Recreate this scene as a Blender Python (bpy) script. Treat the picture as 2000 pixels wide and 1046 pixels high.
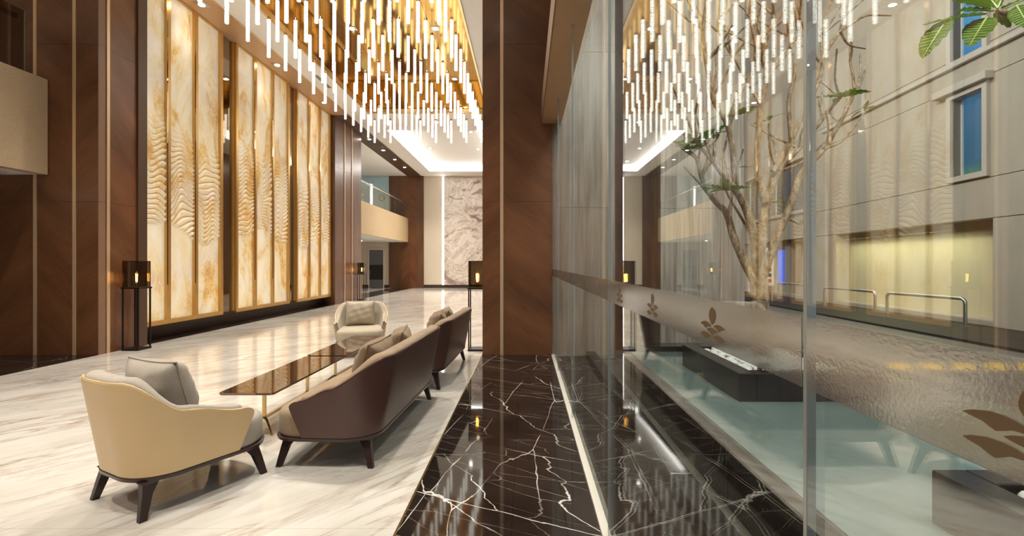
import bpy, bmesh, math, random
from mathutils import Vector, Matrix
PI = math.pi
rnd = random.Random(7)
C = bpy.context.scene.collection
for _o in list(bpy.data.objects):
    bpy.data.objects.remove(_o)
SC = bpy.context.scene

# ------------------------------------------------------------------ camera, world, exposure
EYE = 1.30
cd = bpy.data.cameras.new('camera'); cam = bpy.data.objects.new('camera', cd); C.objects.link(cam)
cam.location = (0, 0, EYE); cam.rotation_euler = (PI / 2, 0, 0)
cd.sensor_width = 36.0; cd.lens = 36.0 * 950 / 2000
cd.shift_x = -27 / 2000; cd.shift_y = -8 / 2000
cd.clip_start = 0.02; cd.clip_end = 200
SC.camera = cam
W = bpy.data.worlds.new('dusk'); SC.world = W; W.use_nodes = True
bgn = W.node_tree.nodes['Background']
bgn.inputs[0].default_value = (0.64, 0.66, 0.72, 1); bgn.inputs[1].default_value = 0.42
vs = SC.view_settings
vs.view_transform = 'Standard'; vs.look = 'None'; vs.gamma = 1.0; vs.use_curve_mapping = False
vs.exposure = 1.18
SC.cycles.transparent_max_bounces = 16
SC.cycles.max_bounces = 9; SC.cycles.diffuse_bounces = 4; SC.cycles.glossy_bounces = 5
SC.cycles.caustics_reflective = False; SC.cycles.caustics_refractive = False
SC.cycles.sample_clamp_indirect = 4.0

ROD_LIGHT = 1.6
ONYX_GLOW = 0.12
DOWN_W = 165.0

def area_light(name, loc, rot, sx, sy, power, color):
    d = bpy.data.lights.new(name, 'AREA'); d.shape = 'RECTANGLE'; d.size = sx; d.size_y = sy
    d.energy = power; d.color = color
    o = bpy.data.objects.new(name, d); C.objects.link(o); o.location = loc; o.rotation_euler = rot
    return o
# unseen fill lights added to brighten the facade and the stone piers
area_light('facade_fill_light', (1.6, 11.0, 9.0), (0, math.radians(-58), 0), 1.2, 12.0, 430, (1.0, 0.92, 0.80))
area_light('terrace_fill_light', (1.6, 0.5, 6.5), (math.radians(42), 0, 0), 2.4, 0.8, 200, (1.0, 0.93, 0.82))
area_light('alcove_light', (9.75, 13.2, 2.05), (0, 0, math.radians(-4.2)), 0.25, 4.6, 16, (1.0, 0.92, 0.55))

# ------------------------------------------------------------------ node helpers
def new_mat(name):
    m = bpy.data.materials.new(name); m.use_nodes = True
    nt = m.node_tree
    for n in list(nt.nodes): nt.nodes.remove(n)
    out = nt.nodes.new('ShaderNodeOutputMaterial')
    return m, nt, out
def N(nt, t, **kw):
    n = nt.nodes.new(t)
    for k, v in kw.items():
        if k == 'inp':
            for a, b in v.items(): n.inputs[a].default_value = b
        else: setattr(n, k, v)
    return n
def L(nt, a, b): nt.links.new(a, b)
def rgb(c): return (c[0], c[1], c[2], 1.0)
def math_node(nt, op, a, b=None, clamp=False):
    n = N(nt, 'ShaderNodeMath', operation=op, use_clamp=clamp)
    for i, v in enumerate((a, b)):
        if v is None: continue
        if isinstance(v, (int, float)): n.inputs[i].default_value = v
        else: L(nt, v, n.inputs[i])
    return n.outputs[0]
def ramp(nt, fac, stops, interp='LINEAR'):
    n = N(nt, 'ShaderNodeValToRGB'); cr = n.color_ramp; cr.interpolation = interp
    while len(cr.elements) < len(stops): cr.elements.new(0.5)
    for e, (p, c) in zip(cr.elements, stops):
        e.position = p; e.color = rgb(c) if not isinstance(c, (int, float)) else (c, c, c, 1)
    L(nt, fac, n.inputs[0]); return n.outputs[0]
def mixc(nt, fac, a, b, mode='MIX'):
    n = N(nt, 'ShaderNodeMix', data_type='RGBA', blend_type=mode)
    for i, v in ((0, fac), (6, a), (7, b)):
        if isinstance(v, (int, float)): n.inputs[i].default_value = v
        elif isinstance(v, tuple): n.inputs[i].default_value = rgb(v)
        else: L(nt, v, n.inputs[i])
    return n.outputs[2]
def pos(nt): return N(nt, 'ShaderNodeNewGeometry').outputs['Position']
def objco(nt): return N(nt, 'ShaderNodeTexCoord').outputs['Object']
def mapping(nt, v, scale=(1, 1, 1), rot=(0, 0, 0), loc=(0, 0, 0)):
    # rotate first, then stretch
    a = N(nt, 'ShaderNodeMapping'); a.inputs['Rotation'].default_value = rot; L(nt, v, a.inputs[0])
    b = N(nt, 'ShaderNodeMapping'); b.inputs['Scale'].default_value = scale; b.inputs['Location'].default_value = loc
    L(nt, a.outputs[0], b.inputs[0]); return b.outputs[0]
def noise(nt, v, scale, detail=4, rough=0.55, dist=0.0):
    n = N(nt, 'ShaderNodeTexNoise'); L(nt, v, n.inputs['Vector'])
    n.inputs['Scale'].default_value = scale; n.inputs['Detail'].default_value = detail
    n.inputs['Roughness'].default_value = rough; n.inputs['Distortion'].default_value = dist
    return n.outputs[0]
def bump(nt, h, strength, dist=0.01):
    n = N(nt, 'ShaderNodeBump'); n.inputs['Strength'].default_value = strength; n.inputs['Distance'].default_value = dist
    L(nt, h, n.inputs['Height']); return n.outputs[0]
def wall_uv(nt):
    s = N(nt, 'ShaderNodeSeparateXYZ'); L(nt, pos(nt), s.inputs[0])
    c = N(nt, 'ShaderNodeCombineXYZ'); L(nt, math_node(nt, 'ADD', s.outputs[0], s.outputs[1]), c.inputs[0]); L(nt, s.outputs[2], c.inputs[1])
    return c.outputs[0]
def principled(nt, out, col, rough=0.5, metal=0.0, normal=None, **kw):
    p = N(nt, 'ShaderNodeBsdfPrincipled')
    for k, v in (('Base Color', col), ('Roughness', rough), ('Metallic', metal)):
        if isinstance(v, tuple): p.inputs[k].default_value = rgb(v)
        elif isinstance(v, (int, float)): p.inputs[k].default_value = v
        else: L(nt, v, p.inputs[k])
    if normal is not None: L(nt, normal, p.inputs['Normal'])
    for k, v in kw.items():
        k = k.replace('_', ' ')
        if isinstance(v, tuple): p.inputs[k].default_value = rgb(v)
        elif isinstance(v, (int, float)): p.inputs[k].default_value = v
        else: L(nt, v, p.inputs[k])
    L(nt, p.outputs[0], out.inputs[0]); return p

def plain(name, col, rough=0.5, metal=0.0, var=0.06, vscale=6.0, bmp=0.0, bscale=60.0, **kw):
    m, nt, out = new_mat(name)
    v = pos(nt)
    n = noise(nt, v, vscale, 4)
    c = mixc(nt, n, tuple(x * (1 - var) for x in col), tuple(min(1, x * (1 + var)) for x in col))
    nm = bump(nt, noise(nt, v, bscale, 3), bmp) if bmp else None
    principled(nt, out, c, rough, metal, nm, **kw)
    return m

def wood(name, ang, a=(0.085, 0.033, 0.014), b=(0.24, 0.100, 0.044), rough=0.32):
    m, nt, out = new_mat(name)
    uv = wall_uv(nt)
    big = noise(nt, mapping(nt, uv, (0.35, 1.6, 1), (0, 0, ang)), 1.6, 3)
    fine = noise(nt, mapping(nt, uv, (2.0, 34.0, 1), (0, 0, ang)), 2.4, 6, 0.6, 0.25)
    f = math_node(nt, 'ADD', math_node(nt, 'MULTIPLY', big, 0.62), math_node(nt, 'MULTIPLY', fine, 0.42))
    c = ramp(nt, f, [(0.33, a), (0.72, b)])
    principled(nt, out, c, rough, 0.0, bump(nt, fine, 0.05), Coat_Weight=0.15, Coat_Roughness=0.18)
    return m

def white_marble():
    m, nt, out = new_mat('white_marble')
    p = pos(nt)
    v = mapping(nt, p, (0.42, 2.6, 1), (0, 0, math.radians(-52)))
    v2 = mapping(nt, p, (0.9, 3.4, 1), (0, 0, math.radians(-40)), (3.7, 1.2, 0))
    cloud = noise(nt, mapping(nt, p, (0.8, 2.0, 1), (0, 0, math.radians(-50))), 0.9, 5, 0.6)
    base = ramp(nt, cloud, [(0.30, (0.50, 0.455, 0.40)), (0.50, (0.66, 0.625, 0.57)), (0.70, (0.74, 0.71, 0.665))])
    n1 = noise(nt, v, 1.5, 9, 0.62, 0.9)
    a1 = math_node(nt, 'ABSOLUTE', math_node(nt, 'SUBTRACT', n1, 0.5))
    l1 = ramp(nt, a1, [(0.0, 1.0), (0.012, 0.5), (0.045, 0.0)])
    n2 = noise(nt, v2, 2.2, 9, 0.66, 1.2)
    a2 = math_node(nt, 'ABSOLUTE', math_node(nt, 'SUBTRACT', n2, 0.53))
    l2 = ramp(nt, a2, [(0.0, 0.9), (0.010, 0.4), (0.03, 0.0)])
    mask = ramp(nt, noise(nt, mapping(nt, p, (0.6, 1.4, 1), (0, 0, math.radians(-50)), (5, 9, 0)), 1.1, 4), [(0.42, 0.12), (0.62, 1.0)])
    mask2 = ramp(nt, noise(nt, mapping(nt, p, (0.6, 1.4, 1), (0, 0, math.radians(-50)), (15, 2, 0)), 0.8, 4), [(0.45, 0.05), (0.62, 0.9)])
    c = mixc(nt, math_node(nt, 'MULTIPLY', l1, mask), base, (0.36, 0.27, 0.20))
    c = mixc(nt, math_node(nt, 'MULTIPLY', l2, mask2), c, (0.42, 0.31, 0.22))
    principled(nt, out, c, 0.07, 0.0, Specular_IOR_Level=0.5)
    return m

def black_marble(name='black_marble', veins=1.0, base=(0.016, 0.011, 0.009), rough=0.05):
    m, nt, out = new_mat(name)
    p = pos(nt)
    def vein(rot, sc, scale, width, off, dist):
        v = mapping(nt, p, sc, (0, 0, math.radians(rot)), off)
        nz = N(nt, 'ShaderNodeTexNoise'); L(nt, v, nz.inputs['Vector']); nz.inputs['Scale'].default_value = 2.5; nz.inputs['Detail'].default_value = 5
        ma = N(nt, 'ShaderNodeVectorMath', operation='MULTIPLY_ADD'); L(nt, nz.outputs['Color'], ma.inputs[0]); ma.inputs[1].default_value = (dist, dist, 0); L(nt, v, ma.inputs[2])
        vo = N(nt, 'ShaderNodeTexVoronoi', feature='DISTANCE_TO_EDGE', voronoi_dimensions='2D'); vo.inputs['Scale'].default_value = scale; L(nt, ma.outputs[0], vo.inputs['Vector'])
        wd = math_node(nt, 'MULTIPLY', noise(nt, p, 3.0, 2), width * 2.0)
        return ramp(nt, math_node(nt, 'DIVIDE', vo.outputs['Distance'], wd), [(0.0, 1.0), (0.55, 0.7), (1.0, 0.0)])
    def gate(scale, off, lo, hi):
        return ramp(nt, noise(nt, mapping(nt, p, (1, 1, 1), (0, 0, 0), off), scale, 3), [(lo, 0.0), (hi, 1.0)])
    w1 = math_node(nt, 'MULTIPLY', vein(35, (0.42, 1.6, 1), 1.25, 0.0048, (0.3, 0.1, 0), 0.22), gate(1.2, (4, 2, 0), 0.40, 0.56))
    w2 = math_node(nt, 'MULTIPLY', vein(-84, (0.30, 1.5, 1), 1.3, 0.0052, (7.3, 3.4, 0), 0.25), gate(0.9, (1, 8, 0), 0.44, 0.55))
    w3 = math_node(nt, 'MULTIPLY', vein(28, (0.55, 2.6, 1), 2.6, 0.008, (2.3, 6.4, 0), 0.18), gate(1.8, (11, 3, 0), 0.42, 0.62))
    w = math_node(nt, 'MAXIMUM', math_node(nt, 'MAXIMUM', w1, w2), math_node(nt, 'MULTIPLY', w3, 0.6))
    w = math_node(nt, 'MULTIPLY', w, veins)
    cl = noise(nt, p, 2.2, 6, 0.6)
    b = ramp(nt, cl, [(0.35, tuple(x * 0.55 for x in base)), (0.65, tuple(x * 1.5 for x in base))])
    c = mixc(nt, w, b, (0.72, 0.68, 0.62))
    principled(nt, out, c, rough, 0.0, Specular_IOR_Level=0.62)
    return m

def vein_stone(name, a=(0.20, 0.18, 0.15), b=(0.56, 0.52, 0.45)):
    m, nt, out = new_mat(name)
    uv = wall_uv(nt)
    n1 = noise(nt, mapping(nt, uv, (16, 0.5, 1)), 1.4, 7, 0.65, 0.5)
    n2 = noise(nt, mapping(nt, uv, (3, 0.3, 1)), 1.0, 3)
    f = math_node(nt, 'ADD', math_node(nt, 'MULTIPLY', n1, 0.65), math_node(nt, 'MULTIPLY', n2, 0.35))
    principled(nt, out, ramp(nt, f, [(0.38, a), (0.60, b)]), 0.35)
    return m

def onyx():
    m, nt, out = new_mat('backlit_onyx')
    p = pos(nt)
    v = mapping(nt, p, (1, 1.2, 0.75))
    n1 = noise(nt, v, 1.15, 6, 0.62, 1.4)
    n2 = noise(nt, mapping(nt, p, (1, 1, 1), (0.5, 0, 0), (4, 1, 7)), 2.6, 9, 0.7, 1.6)
    n3 = noise(nt, mapping(nt, p, (1, 1, 1), (0, 0, 0), (9, 3, 2)), 0.8, 4, 0.5, 0.6)
    base = ramp(nt, n1, [(0.28, (0.46, 0.22, 0.06)), (0.40, (0.68, 0.42, 0.13)), (0.49, (0.76, 0.63, 0.41)), (0.66, (0.82, 0.75, 0.63))])
    lil = ramp(nt, n3, [(0.52, 0.0), (0.68, 0.45)])
    c = mixc(nt, lil, base, (0.62, 0.52, 0.47))
    a = math_node(nt, 'ABSOLUTE', math_node(nt, 'SUBTRACT', n2, 0.5))
    ln = ramp(nt, a, [(0.0, 0.55), (0.03, 0.0)])
    c = mixc(nt, ln, c, (0.88, 0.74, 0.42))
    at = N(nt, 'ShaderNodeAttribute', attribute_name='carve')     # groove shading painted in as darker amber
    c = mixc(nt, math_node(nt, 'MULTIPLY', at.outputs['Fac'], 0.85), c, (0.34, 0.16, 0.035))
    p_ = principled(nt, out, c, 0.48, 0.0, Emission_Strength=ONYX_GLOW)
    L(nt, c, p_.inputs['Emission Color'])
    return m

def mural():
    m, nt, out = new_mat('swirled_mural')
    p = pos(nt)
    wv = noise(nt, mapping(nt, p, (1, 1, 1)), 0.45, 3)
    comb = N(nt, 'ShaderNodeVectorMath', operation='MULTIPLY_ADD')
    comb.inputs[1].default_value = (1, 1, 1)
    cc = N(nt, 'ShaderNodeCombineXYZ'); L(nt, math_node(nt, 'MULTIPLY', wv, 2.2), cc.inputs[2]); L(nt, math_node(nt, 'MULTIPLY', wv, 1.2), cc.inputs[0])
    L(nt, p, comb.inputs[0]); L(nt, cc.outputs[0], comb.inputs[2])
    n1 = noise(nt, mapping(nt, comb.outputs[0], (0.7, 1, 1.3)), 0.75, 9, 0.60, 1.6)
    c = ramp(nt, n1, [(0.30, (0.22, 0.14, 0.135)), (0.38, (0.40, 0.29, 0.26)), (0.44, (0.74, 0.65, 0.56)), (0.56, (0.84, 0.79, 0.73)), (0.64, (0.66, 0.53, 0.45)), (0.68, (0.84, 0.79, 0.73))])
    a = math_node(nt, 'ABSOLUTE', math_node(nt, 'SUBTRACT', noise(nt, comb.outputs[0], 1.2, 8, 0.65, 2.0), 0.5))
    c = mixc(nt, ramp(nt, a, [(0.0, 0.75), (0.02, 0.0)]), c, (0.24, 0.14, 0.12))
    principled(nt, out, c, 0.5); return m

def emit(name, col, s, tex=None):
    m, nt, out = new_mat(name)
    e = N(nt, 'ShaderNodeEmission'); e.inputs[0].default_value = rgb(col); e.inputs[1].default_value = s
    L(nt, e.outputs[0], out.inputs[0]); return m
def rod_mat():
    m, nt, out = new_mat('bubbled_crystal')
    e = N(nt, 'ShaderNodeEmission')
    n = noise(nt, mapping(nt, pos(nt), (1, 1, 0.7)), 55, 2, 0.6)
    c = ramp(nt, n, [(0.38, (0.20, 0.165, 0.10)), (0.48, (1.0, 0.94, 0.80)), (0.62, (1.0, 0.98, 0.90))])
    L(nt, c, e.inputs[0]); e.inputs[1].default_value = ROD_LIGHT
    g = N(nt, 'ShaderNodeBsdfGlossy'); g.inputs['Roughness'].default_value = 0.15
    mx = N(nt, 'ShaderNodeMixShader'); mx.inputs[0].default_value = 0.12
    L(nt, e.outputs[0], mx.inputs[1]); L(nt, g.outputs[0], mx.inputs[2]); L(nt, mx.outputs[0], out.inputs[0])
    return m

def thin_glass(name, tint=(0.96, 0.985, 0.97), r0=0.05, grow=1.0):
    m, nt, out = new_mat(name)
    lw = N(nt, 'ShaderNodeLayerWeight'); lw.inputs[0].default_value = 0.5
    f5 = math_node(nt, 'POWER', lw.outputs['Facing'], 5.0)
    R = math_node(nt, 'ADD', math_node(nt, 'MULTIPLY', f5, grow * (1 - r0)), r0, clamp=True)
    t = N(nt, 'ShaderNodeBsdfTransparent'); t.inputs[0].default_value = rgb(tint)
    g = N(nt, 'ShaderNodeBsdfGlossy'); g.inputs['Roughness'].default_value = 0.0; g.inputs['Color'].default_value = (1, 1, 1, 1)
    mx = N(nt, 'ShaderNodeMixShader'); L(nt, R, mx.inputs[0]); L(nt, t.outputs[0], mx.inputs[1]); L(nt, g.outputs[0], mx.inputs[2])
    L(nt, mx.outputs[0], out.inputs[0]); return m
def frosted_glass():
    m, nt, out = new_mat('etched_film')
    lw = N(nt, 'ShaderNodeLayerWeight'); lw.inputs[0].default_value = 0.5
    f5 = math_node(nt, 'POWER', lw.outputs['Facing'], 4.0)
    R = math_node(nt, 'ADD', math_node(nt, 'MULTIPLY', f5, 0.25), 0.32, clamp=True)
    t = N(nt, 'ShaderNodeBsdfRefraction'); t.inputs['IOR'].default_value = 1.10; t.inputs['Roughness'].default_value = 0.10
    t.inputs['Color'].default_value = (0.9, 0.9, 0.88, 1)
    d = N(nt, 'ShaderNodeBsdfTranslucent'); d.inputs[0].default_value = (0.75, 0.73, 0.70, 1)
    dd = N(nt, 'ShaderNodeBsdfDiffuse'); dd.inputs[0].default_value = (0.85, 0.82, 0.77, 1)
    m0 = N(nt, 'ShaderNodeMixShader'); m0.inputs[0].default_value = 0.5; L(nt, d.outputs[0], m0.inputs[1]); L(nt, dd.outputs[0], m0.inputs[2])
    m1 = N(nt, 'ShaderNodeMixShader'); m1.inputs[0].default_value = 0.15; L(nt, t.outputs[0], m1.inputs[1]); L(nt, m0.outputs[0], m1.inputs[2])
    g = N(nt, 'ShaderNodeBsdfGlossy'); g.inputs['Roughness'].default_value = 0.11
    nb = bump(nt, noise(nt, pos(nt), 240, 2), 0.075, 0.002); L(nt, nb, g.inputs['Normal']); L(nt, nb, t.inputs['Normal'])
    mx = N(nt, 'ShaderNodeMixShader'); L(nt, R, mx.inputs[0]); L(nt, m1.outputs[0], mx.inputs[1]); L(nt, g.outputs[0], mx.inputs[2])
    L(nt, mx.outputs[0], out.inputs[0]); return m

def fabric(name, a, b, scale=420):
    m, nt, out = new_mat(name)
    v = objco(nt)
    w = noise(nt, v, scale, 2, 0.6)
    big = noise(nt, v, 5, 3)
    f = math_node(nt, 'ADD', math_node(nt, 'MULTIPLY', w, 0.7), math_node(nt, 'MULTIPLY', big, 0.3))
    principled(nt, out, ramp(nt, f, [(0.35, a), (0.65, b)]), 0.85, 0.0, bump(nt, w, 0.25, 0.003), Sheen_Weight=0.15)
    return m
def leather(name, col, rough=0.42):
    m, nt, out = new_mat(name)
    v = objco(nt)
    n = noise(nt, v, 260, 3, 0.6); b = noise(nt, v, 4, 3)
    principled(nt, out, mixc(nt, b, tuple(x * 0.92 for x in col), tuple(x * 1.06 for x in col)), rough, 0.0, bump(nt, n, 0.10, 0.002))
    return m
def granite(name, a, b, rough=0.25, scale=160):
    m, nt, out = new_mat(name)
    n = noise(nt, pos(nt), scale, 3, 0.7)
    n2 = noise(nt, mapping(nt, pos(nt), (1, 3, 1)), 6, 5)
    c = ramp(nt, n, [(0.35, a), (0.58, b), (0.72, tuple(min(1, x * 3) for x in b))])
    c = mixc(nt, math_node(nt, 'MULTIPLY', n2, 0.5), c, a)
    principled(nt, out, c, rough); return m
def concrete(name, col):
    m, nt, out = new_mat(name)
    p = pos(nt)
    n1 = noise(nt, mapping(nt, p, (1, 1, 0.5)), 0.7, 6, 0.6); n2 = noise(nt, mapping(nt, p, (2, 2, 0.6)), 1.5, 5)
    f = math_node(nt, 'ADD', math_node(nt, 'MULTIPLY', n1, 0.6), math_node(nt, 'MULTIPLY', n2, 0.4))
    c = ramp(nt, f, [(0.3, tuple(x * 0.86 for x in col)), (0.7, tuple(x * 1.08 for x in col))])
    principled(nt, out, c, 0.8, 0.0, bump(nt, noise(nt, p, 30, 5), 0.1)); return m
def bark():
    m, nt, out = new_mat('bark')
    p = pos(nt)
    n = noise(nt, mapping(nt, p, (1, 1, 0.6)), 26, 7, 0.7)
    c = ramp(nt, n, [(0.34, (0.07, 0.048, 0.028)), (0.5, (0.27, 0.20, 0.125)), (0.68, (0.55, 0.47, 0.36))])
    principled(nt, out, c, 0.85, 0.0, bump(nt, n, 0.6, 0.02)); return m
def leaf_mat(name, a, b):
    m, nt, out = new_mat(name)
    n = noise(nt, objco(nt), 14, 4)
    c = ramp(nt, n, [(0.3, a), (0.7, b)])
    p = principled(nt, out, c, 0.38)
    t = N(nt, 'ShaderNodeBsdfTranslucent'); L(nt, c, t.inputs[0])
    mx = N(nt, 'ShaderNodeMixShader'); mx.inputs[0].default_value = 0.35
    L(nt, p.outputs[0], mx.inputs[1]); L(nt, t.outputs[0], mx.inputs[2]); L(nt, mx.outputs[0], out.inputs[0]); return m
def water_mat():
    m, nt, out = new_mat('pool_water')
    p = pos(nt)
    b = bump(nt, noise(nt, p, 5, 2), 0.02, 0.01)
    n = noise(nt, p, 1.4, 4)
    c = ramp(nt, n, [(0.3, (0.11, 0.165, 0.16)), (0.7, (0.17, 0.23, 0.22))])
    principled(nt, out, c, 0.06, 0.0, b); return m
def plaster(name, col, vein):
    m, nt, out = new_mat(name)
    p = pos(nt)
    n = noise(nt, p, 1.6, 6, 0.65, 0.8)
    a = math_node(nt, 'ABSOLUTE', math_node(nt, 'SUBTRACT', noise(nt, mapping(nt, p, (1, 1, 1.6), (0.6, 0, 0)), 4.5, 7, 0.7, 1.4), 0.5))
    c = mixc(nt, n, tuple(x * 0.88 for x in col), tuple(min(1, x * 1.1) for x in col))
    c = mixc(nt, ramp(nt, a, [(0.0, 0.4), (0.025, 0.0)]), c, vein)
    principled(nt, out, c, 0.45); return m

M = {}
M['wood_a'] = wood('veneer_rising', math.radians(-42)); M['wood_b'] = wood('veneer_falling', math.radians(40))
M['wood_v'] = wood('veneer_upright', math.radians(-88), (0.085, 0.037, 0.020), (0.20, 0.095, 0.050))
M['edge_wood'] = plain('pale_edge_wood', (0.24, 0.14, 0.085), 0.4)
M['gold'] = plain('brushed_gold', (0.78, 0.56, 0.28), 0.30, 0.85)
M['rose_gold'] = plain('champagne_strip', (0.80, 0.58, 0.37), 0.38, 0.55)
M['gold_frame'] = plain('antique_gold', (0.66, 0.40, 0.13), 0.30, 0.7, var=0.12)
M['gold_mirror'] = plain('gold_mirror', (0.62, 0.38, 0.11), 0.09, 1.0, var=0.12, vscale=1.2)
M['bronze'] = plain('bronze_sheet', (0.56, 0.345, 0.19), 0.38, 0.2)
M['dark_bronze'] = plain('dark_bronze', (0.10, 0.055, 0.033), 0.4, 0.2)
M['dark_mirror'] = plain('smoked_mirror', (0.30, 0.25, 0.19), 0.03, 1.0)
M['black_metal'] = plain('black_metal', (0.022, 0.018, 0.016), 0.35, 0.6)
M['brass'] = plain('brass', (0.72, 0.52, 0.22), 0.22, 1.0)
M['wmarble'] = white_marble()
M['bmarble'] = black_marble()
M['bmarble_plain'] = black_marble('black_marble_calm', 0.35, (0.012, 0.010, 0.009), 0.08)
M['vein_stone'] = vein_stone('grey_vein_stone')
M['onyx'] = onyx(); M['mural'] = mural()
M['cream'] = plain('cream_wall', (0.72, 0.64, 0.52), 0.6, var=0.03)
M['white_paint'] = plain('white_ceiling', (0.86, 0.83, 0.79), 0.7, var=0.02)
M['plaster'] = plaster('gold_plaster', (0.56, 0.43, 0.28), (0.70, 0.58, 0.42))
M['plaster_far'] = plaster('sand_plaster', (0.54, 0.40, 0.22), (0.64, 0.51, 0.33))
M['led'] = emit('led_strip', (1.0, 0.96, 0.90), 6.0)
M['lens'] = emit('lamp_lens', (1.0, 0.92, 0.78), 25.0)
M['filament'] = emit('filament', (1.0, 0.66, 0.22), 30.0)
M['bulb_glass'] = thin_glass('amber_bulb_glass', (1.0, 0.86, 0.55), 0.05)
M['rod'] = rod_mat()
M['glass'] = thin_glass('clear_glass', (0.955, 0.985, 0.965), 0.14, 0.52)
M['rail_glass'] = thin_glass('balustrade_glass', (0.78, 0.86, 0.84), 0.05)
M['smoke_glass'] = thin_glass('smoked_glass', (0.62, 0.56, 0.48), 0.06)
M['brown_glass'] = plain('bronze_mirror_glass', (0.30, 0.20, 0.13), 0.03, 0.9)
M['frost'] = frosted_glass()
M['emblem'] = plain('bronze_film', (0.14, 0.085, 0.038), 0.5)
M['seal'] = plain('glass_edge', (0.42, 0.46, 0.44), 0.25, 0.5)
M['channel'] = plain('pale_channel', (0.62, 0.58, 0.52), 0.35)
M['cream_leather'] = leather('cream_leather', (0.68, 0.50, 0.27), 0.40)
M['brown_leather'] = leather('brown_leather', (0.082, 0.036, 0.027), 0.34)
M['cream_fabric'] = fabric('oatmeal_fabric', (0.32, 0.28, 0.23), (0.50, 0.45, 0.38))
M['pale_fabric'] = fabric('linen_fabric', (0.36, 0.30, 0.22), (0.49, 0.42, 0.32))
M['taupe_fabric'] = fabric('taupe_fabric', (0.21, 0.14, 0.085), (0.40, 0.29, 0.185))
M['grey_pillow'] = fabric('stone_pillow', (0.30, 0.26, 0.22), (0.43, 0.38, 0.32), 300)
M['taupe_pillow'] = fabric('taupe_pillow', (0.17, 0.112, 0.066), (0.30, 0.21, 0.13), 300)
M['dark_wood'] = plain('wenge', (0.035, 0.018, 0.015), 0.3, var=0.25, vscale=20)
M['concrete'] = concrete('facade_render', (0.42, 0.385, 0.32))
M['concrete_lt'] = concrete('window_stone', (0.50, 0.47, 0.41))
M['alcove'] = concrete('alcove_wall', (0.60, 0.54, 0.36))
M['granite'] = granite('granite_paving', (0.009, 0.0075, 0.006), (0.035, 0.029, 0.022), 0.6)
M['granite_fine'] = granite('planter_granite', (0.010, 0.009, 0.009), (0.020, 0.019, 0.020), 0.16, 300)
M['drive'] = granite('drive_paving', (0.10, 0.09, 0.08), (0.17, 0.155, 0.135), 0.5, 90)
M['dark_void'] = plain('dark_recess', (0.020, 0.018, 0.016), 0.5)
M['water'] = water_mat()
M['steel'] = plain('satin_steel', (0.55, 0.55, 0.53), 0.28, 1.0)
M['pebble'] = plain('white_pebble', (0.72, 0.74, 0.73), 0.5, var=0.12, vscale=9)
M['soil'] = plain('planter_soil', (0.05, 0.045, 0.04), 0.9, bmp=0.6)
M['bark'] = bark()
M['leaf'] = leaf_mat('leaf_green', (0.05, 0.17, 0.02), (0.15, 0.34, 0.045))
M['leaf_big'] = leaf_mat('leaf_fresh', (0.10, 0.24, 0.02), (0.25, 0.42, 0.05))
M['vein'] = plain('leaf_vein', (0.34, 0.46, 0.14), 0.5)
M['yellow'] = emit('amber_glow', (1.0, 0.56, 0.02), 0.75)
M['blue_wall'] = plain('blue_wall', (0.48, 0.66, 0.74), 0.6, var=0.04)
M['red'] = plain('red_paint', (0.70, 0.10, 0.04), 0.5)
M['navy'] = plain('navy_paint', (0.05, 0.06, 0.10), 0.5)
M['white'] = plain('white_print', (0.80, 0.80, 0.78), 0.5)
M['grey_door'] = plain('grey_door_glass', (0.16, 0.165, 0.17), 0.25)
M['dark_skirt'] = plain('dark_skirting', (0.055, 0.035, 0.025), 0.4)
def window_mat(name, lo, hi, green):
    m, nt, out = new_mat(name)
    tc = N(nt, 'ShaderNodeTexCoord')
    s = N(nt, 'ShaderNodeSeparateXYZ'); L(nt, tc.outputs['Generated'], s.inputs[0])
    n = noise(nt, mapping(nt, pos(nt), (6, 6, 0.7)), 2.0, 4)
    f = math_node(nt, 'ADD', math_node(nt, 'MULTIPLY', s.outputs[2], 0.75), math_node(nt, 'MULTIPLY', n, 0.25))
    c = ramp(nt, f, [(0.12, green), (0.26, lo), (0.85, hi)])
    principled(nt, out, (0.01, 0.02, 0.03), 0.08, 0.0, Emission_Strength=1.0, Emission_Color=c)
    return m
M['win_blue'] = window_mat('blue_reflection_glow', (0.004, 0.050, 0.085), (0.005, 0.060, 0.125), (0.035, 0.10, 0.05))  # blue sky reflection of the lower window painted as a glow
M['win_curtain'] = window_mat('lit_blue_curtain', (0.018, 0.115, 0.25), (0.055, 0.18, 0.36), (0.015, 0.09, 0.20))
M['win_dark'] = plain('dark_window_glass', (0.02, 0.035, 0.045), 0.06)
M['blue_light'] = emit('blue_wall_glow', (0.03, 0.10, 0.55), 0.7)

# ------------------------------------------------------------------ mesh helpers
def finish(name, bm, mat, parent=None, smooth=False, ang=40):
    bmesh.ops.recalc_face_normals(bm, faces=bm.faces)
    me = bpy.data.meshes.new(name); bm.to_mesh(me); bm.free()
    if smooth:
        for f in me.polygons: f.use_smooth = True
        me.set_sharp_from_angle(angle=math.radians(ang))
    if mat: me.materials.append(M[mat] if isinstance(mat, str) else mat)
    o = bpy.data.objects.new(name, me); C.objects.link(o)
    if parent is not None: o.parent = parent
    return o
def tag(o, label, cat, group=None, kind=None):
    o['label'] = label; o['category'] = cat
    if group: o['group'] = group
    if kind: o['kind'] = kind
    return o
def thing(name, label, cat, loc=(0, 0, 0), rz=0, group=None, kind=None):
    o = bpy.data.objects.new(name, None); C.objects.link(o); o.location = loc; o.rotation_euler = (0, 0, rz)
    o.empty_display_size = 0.1
    return tag(o, label, cat, group, kind)
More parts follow.
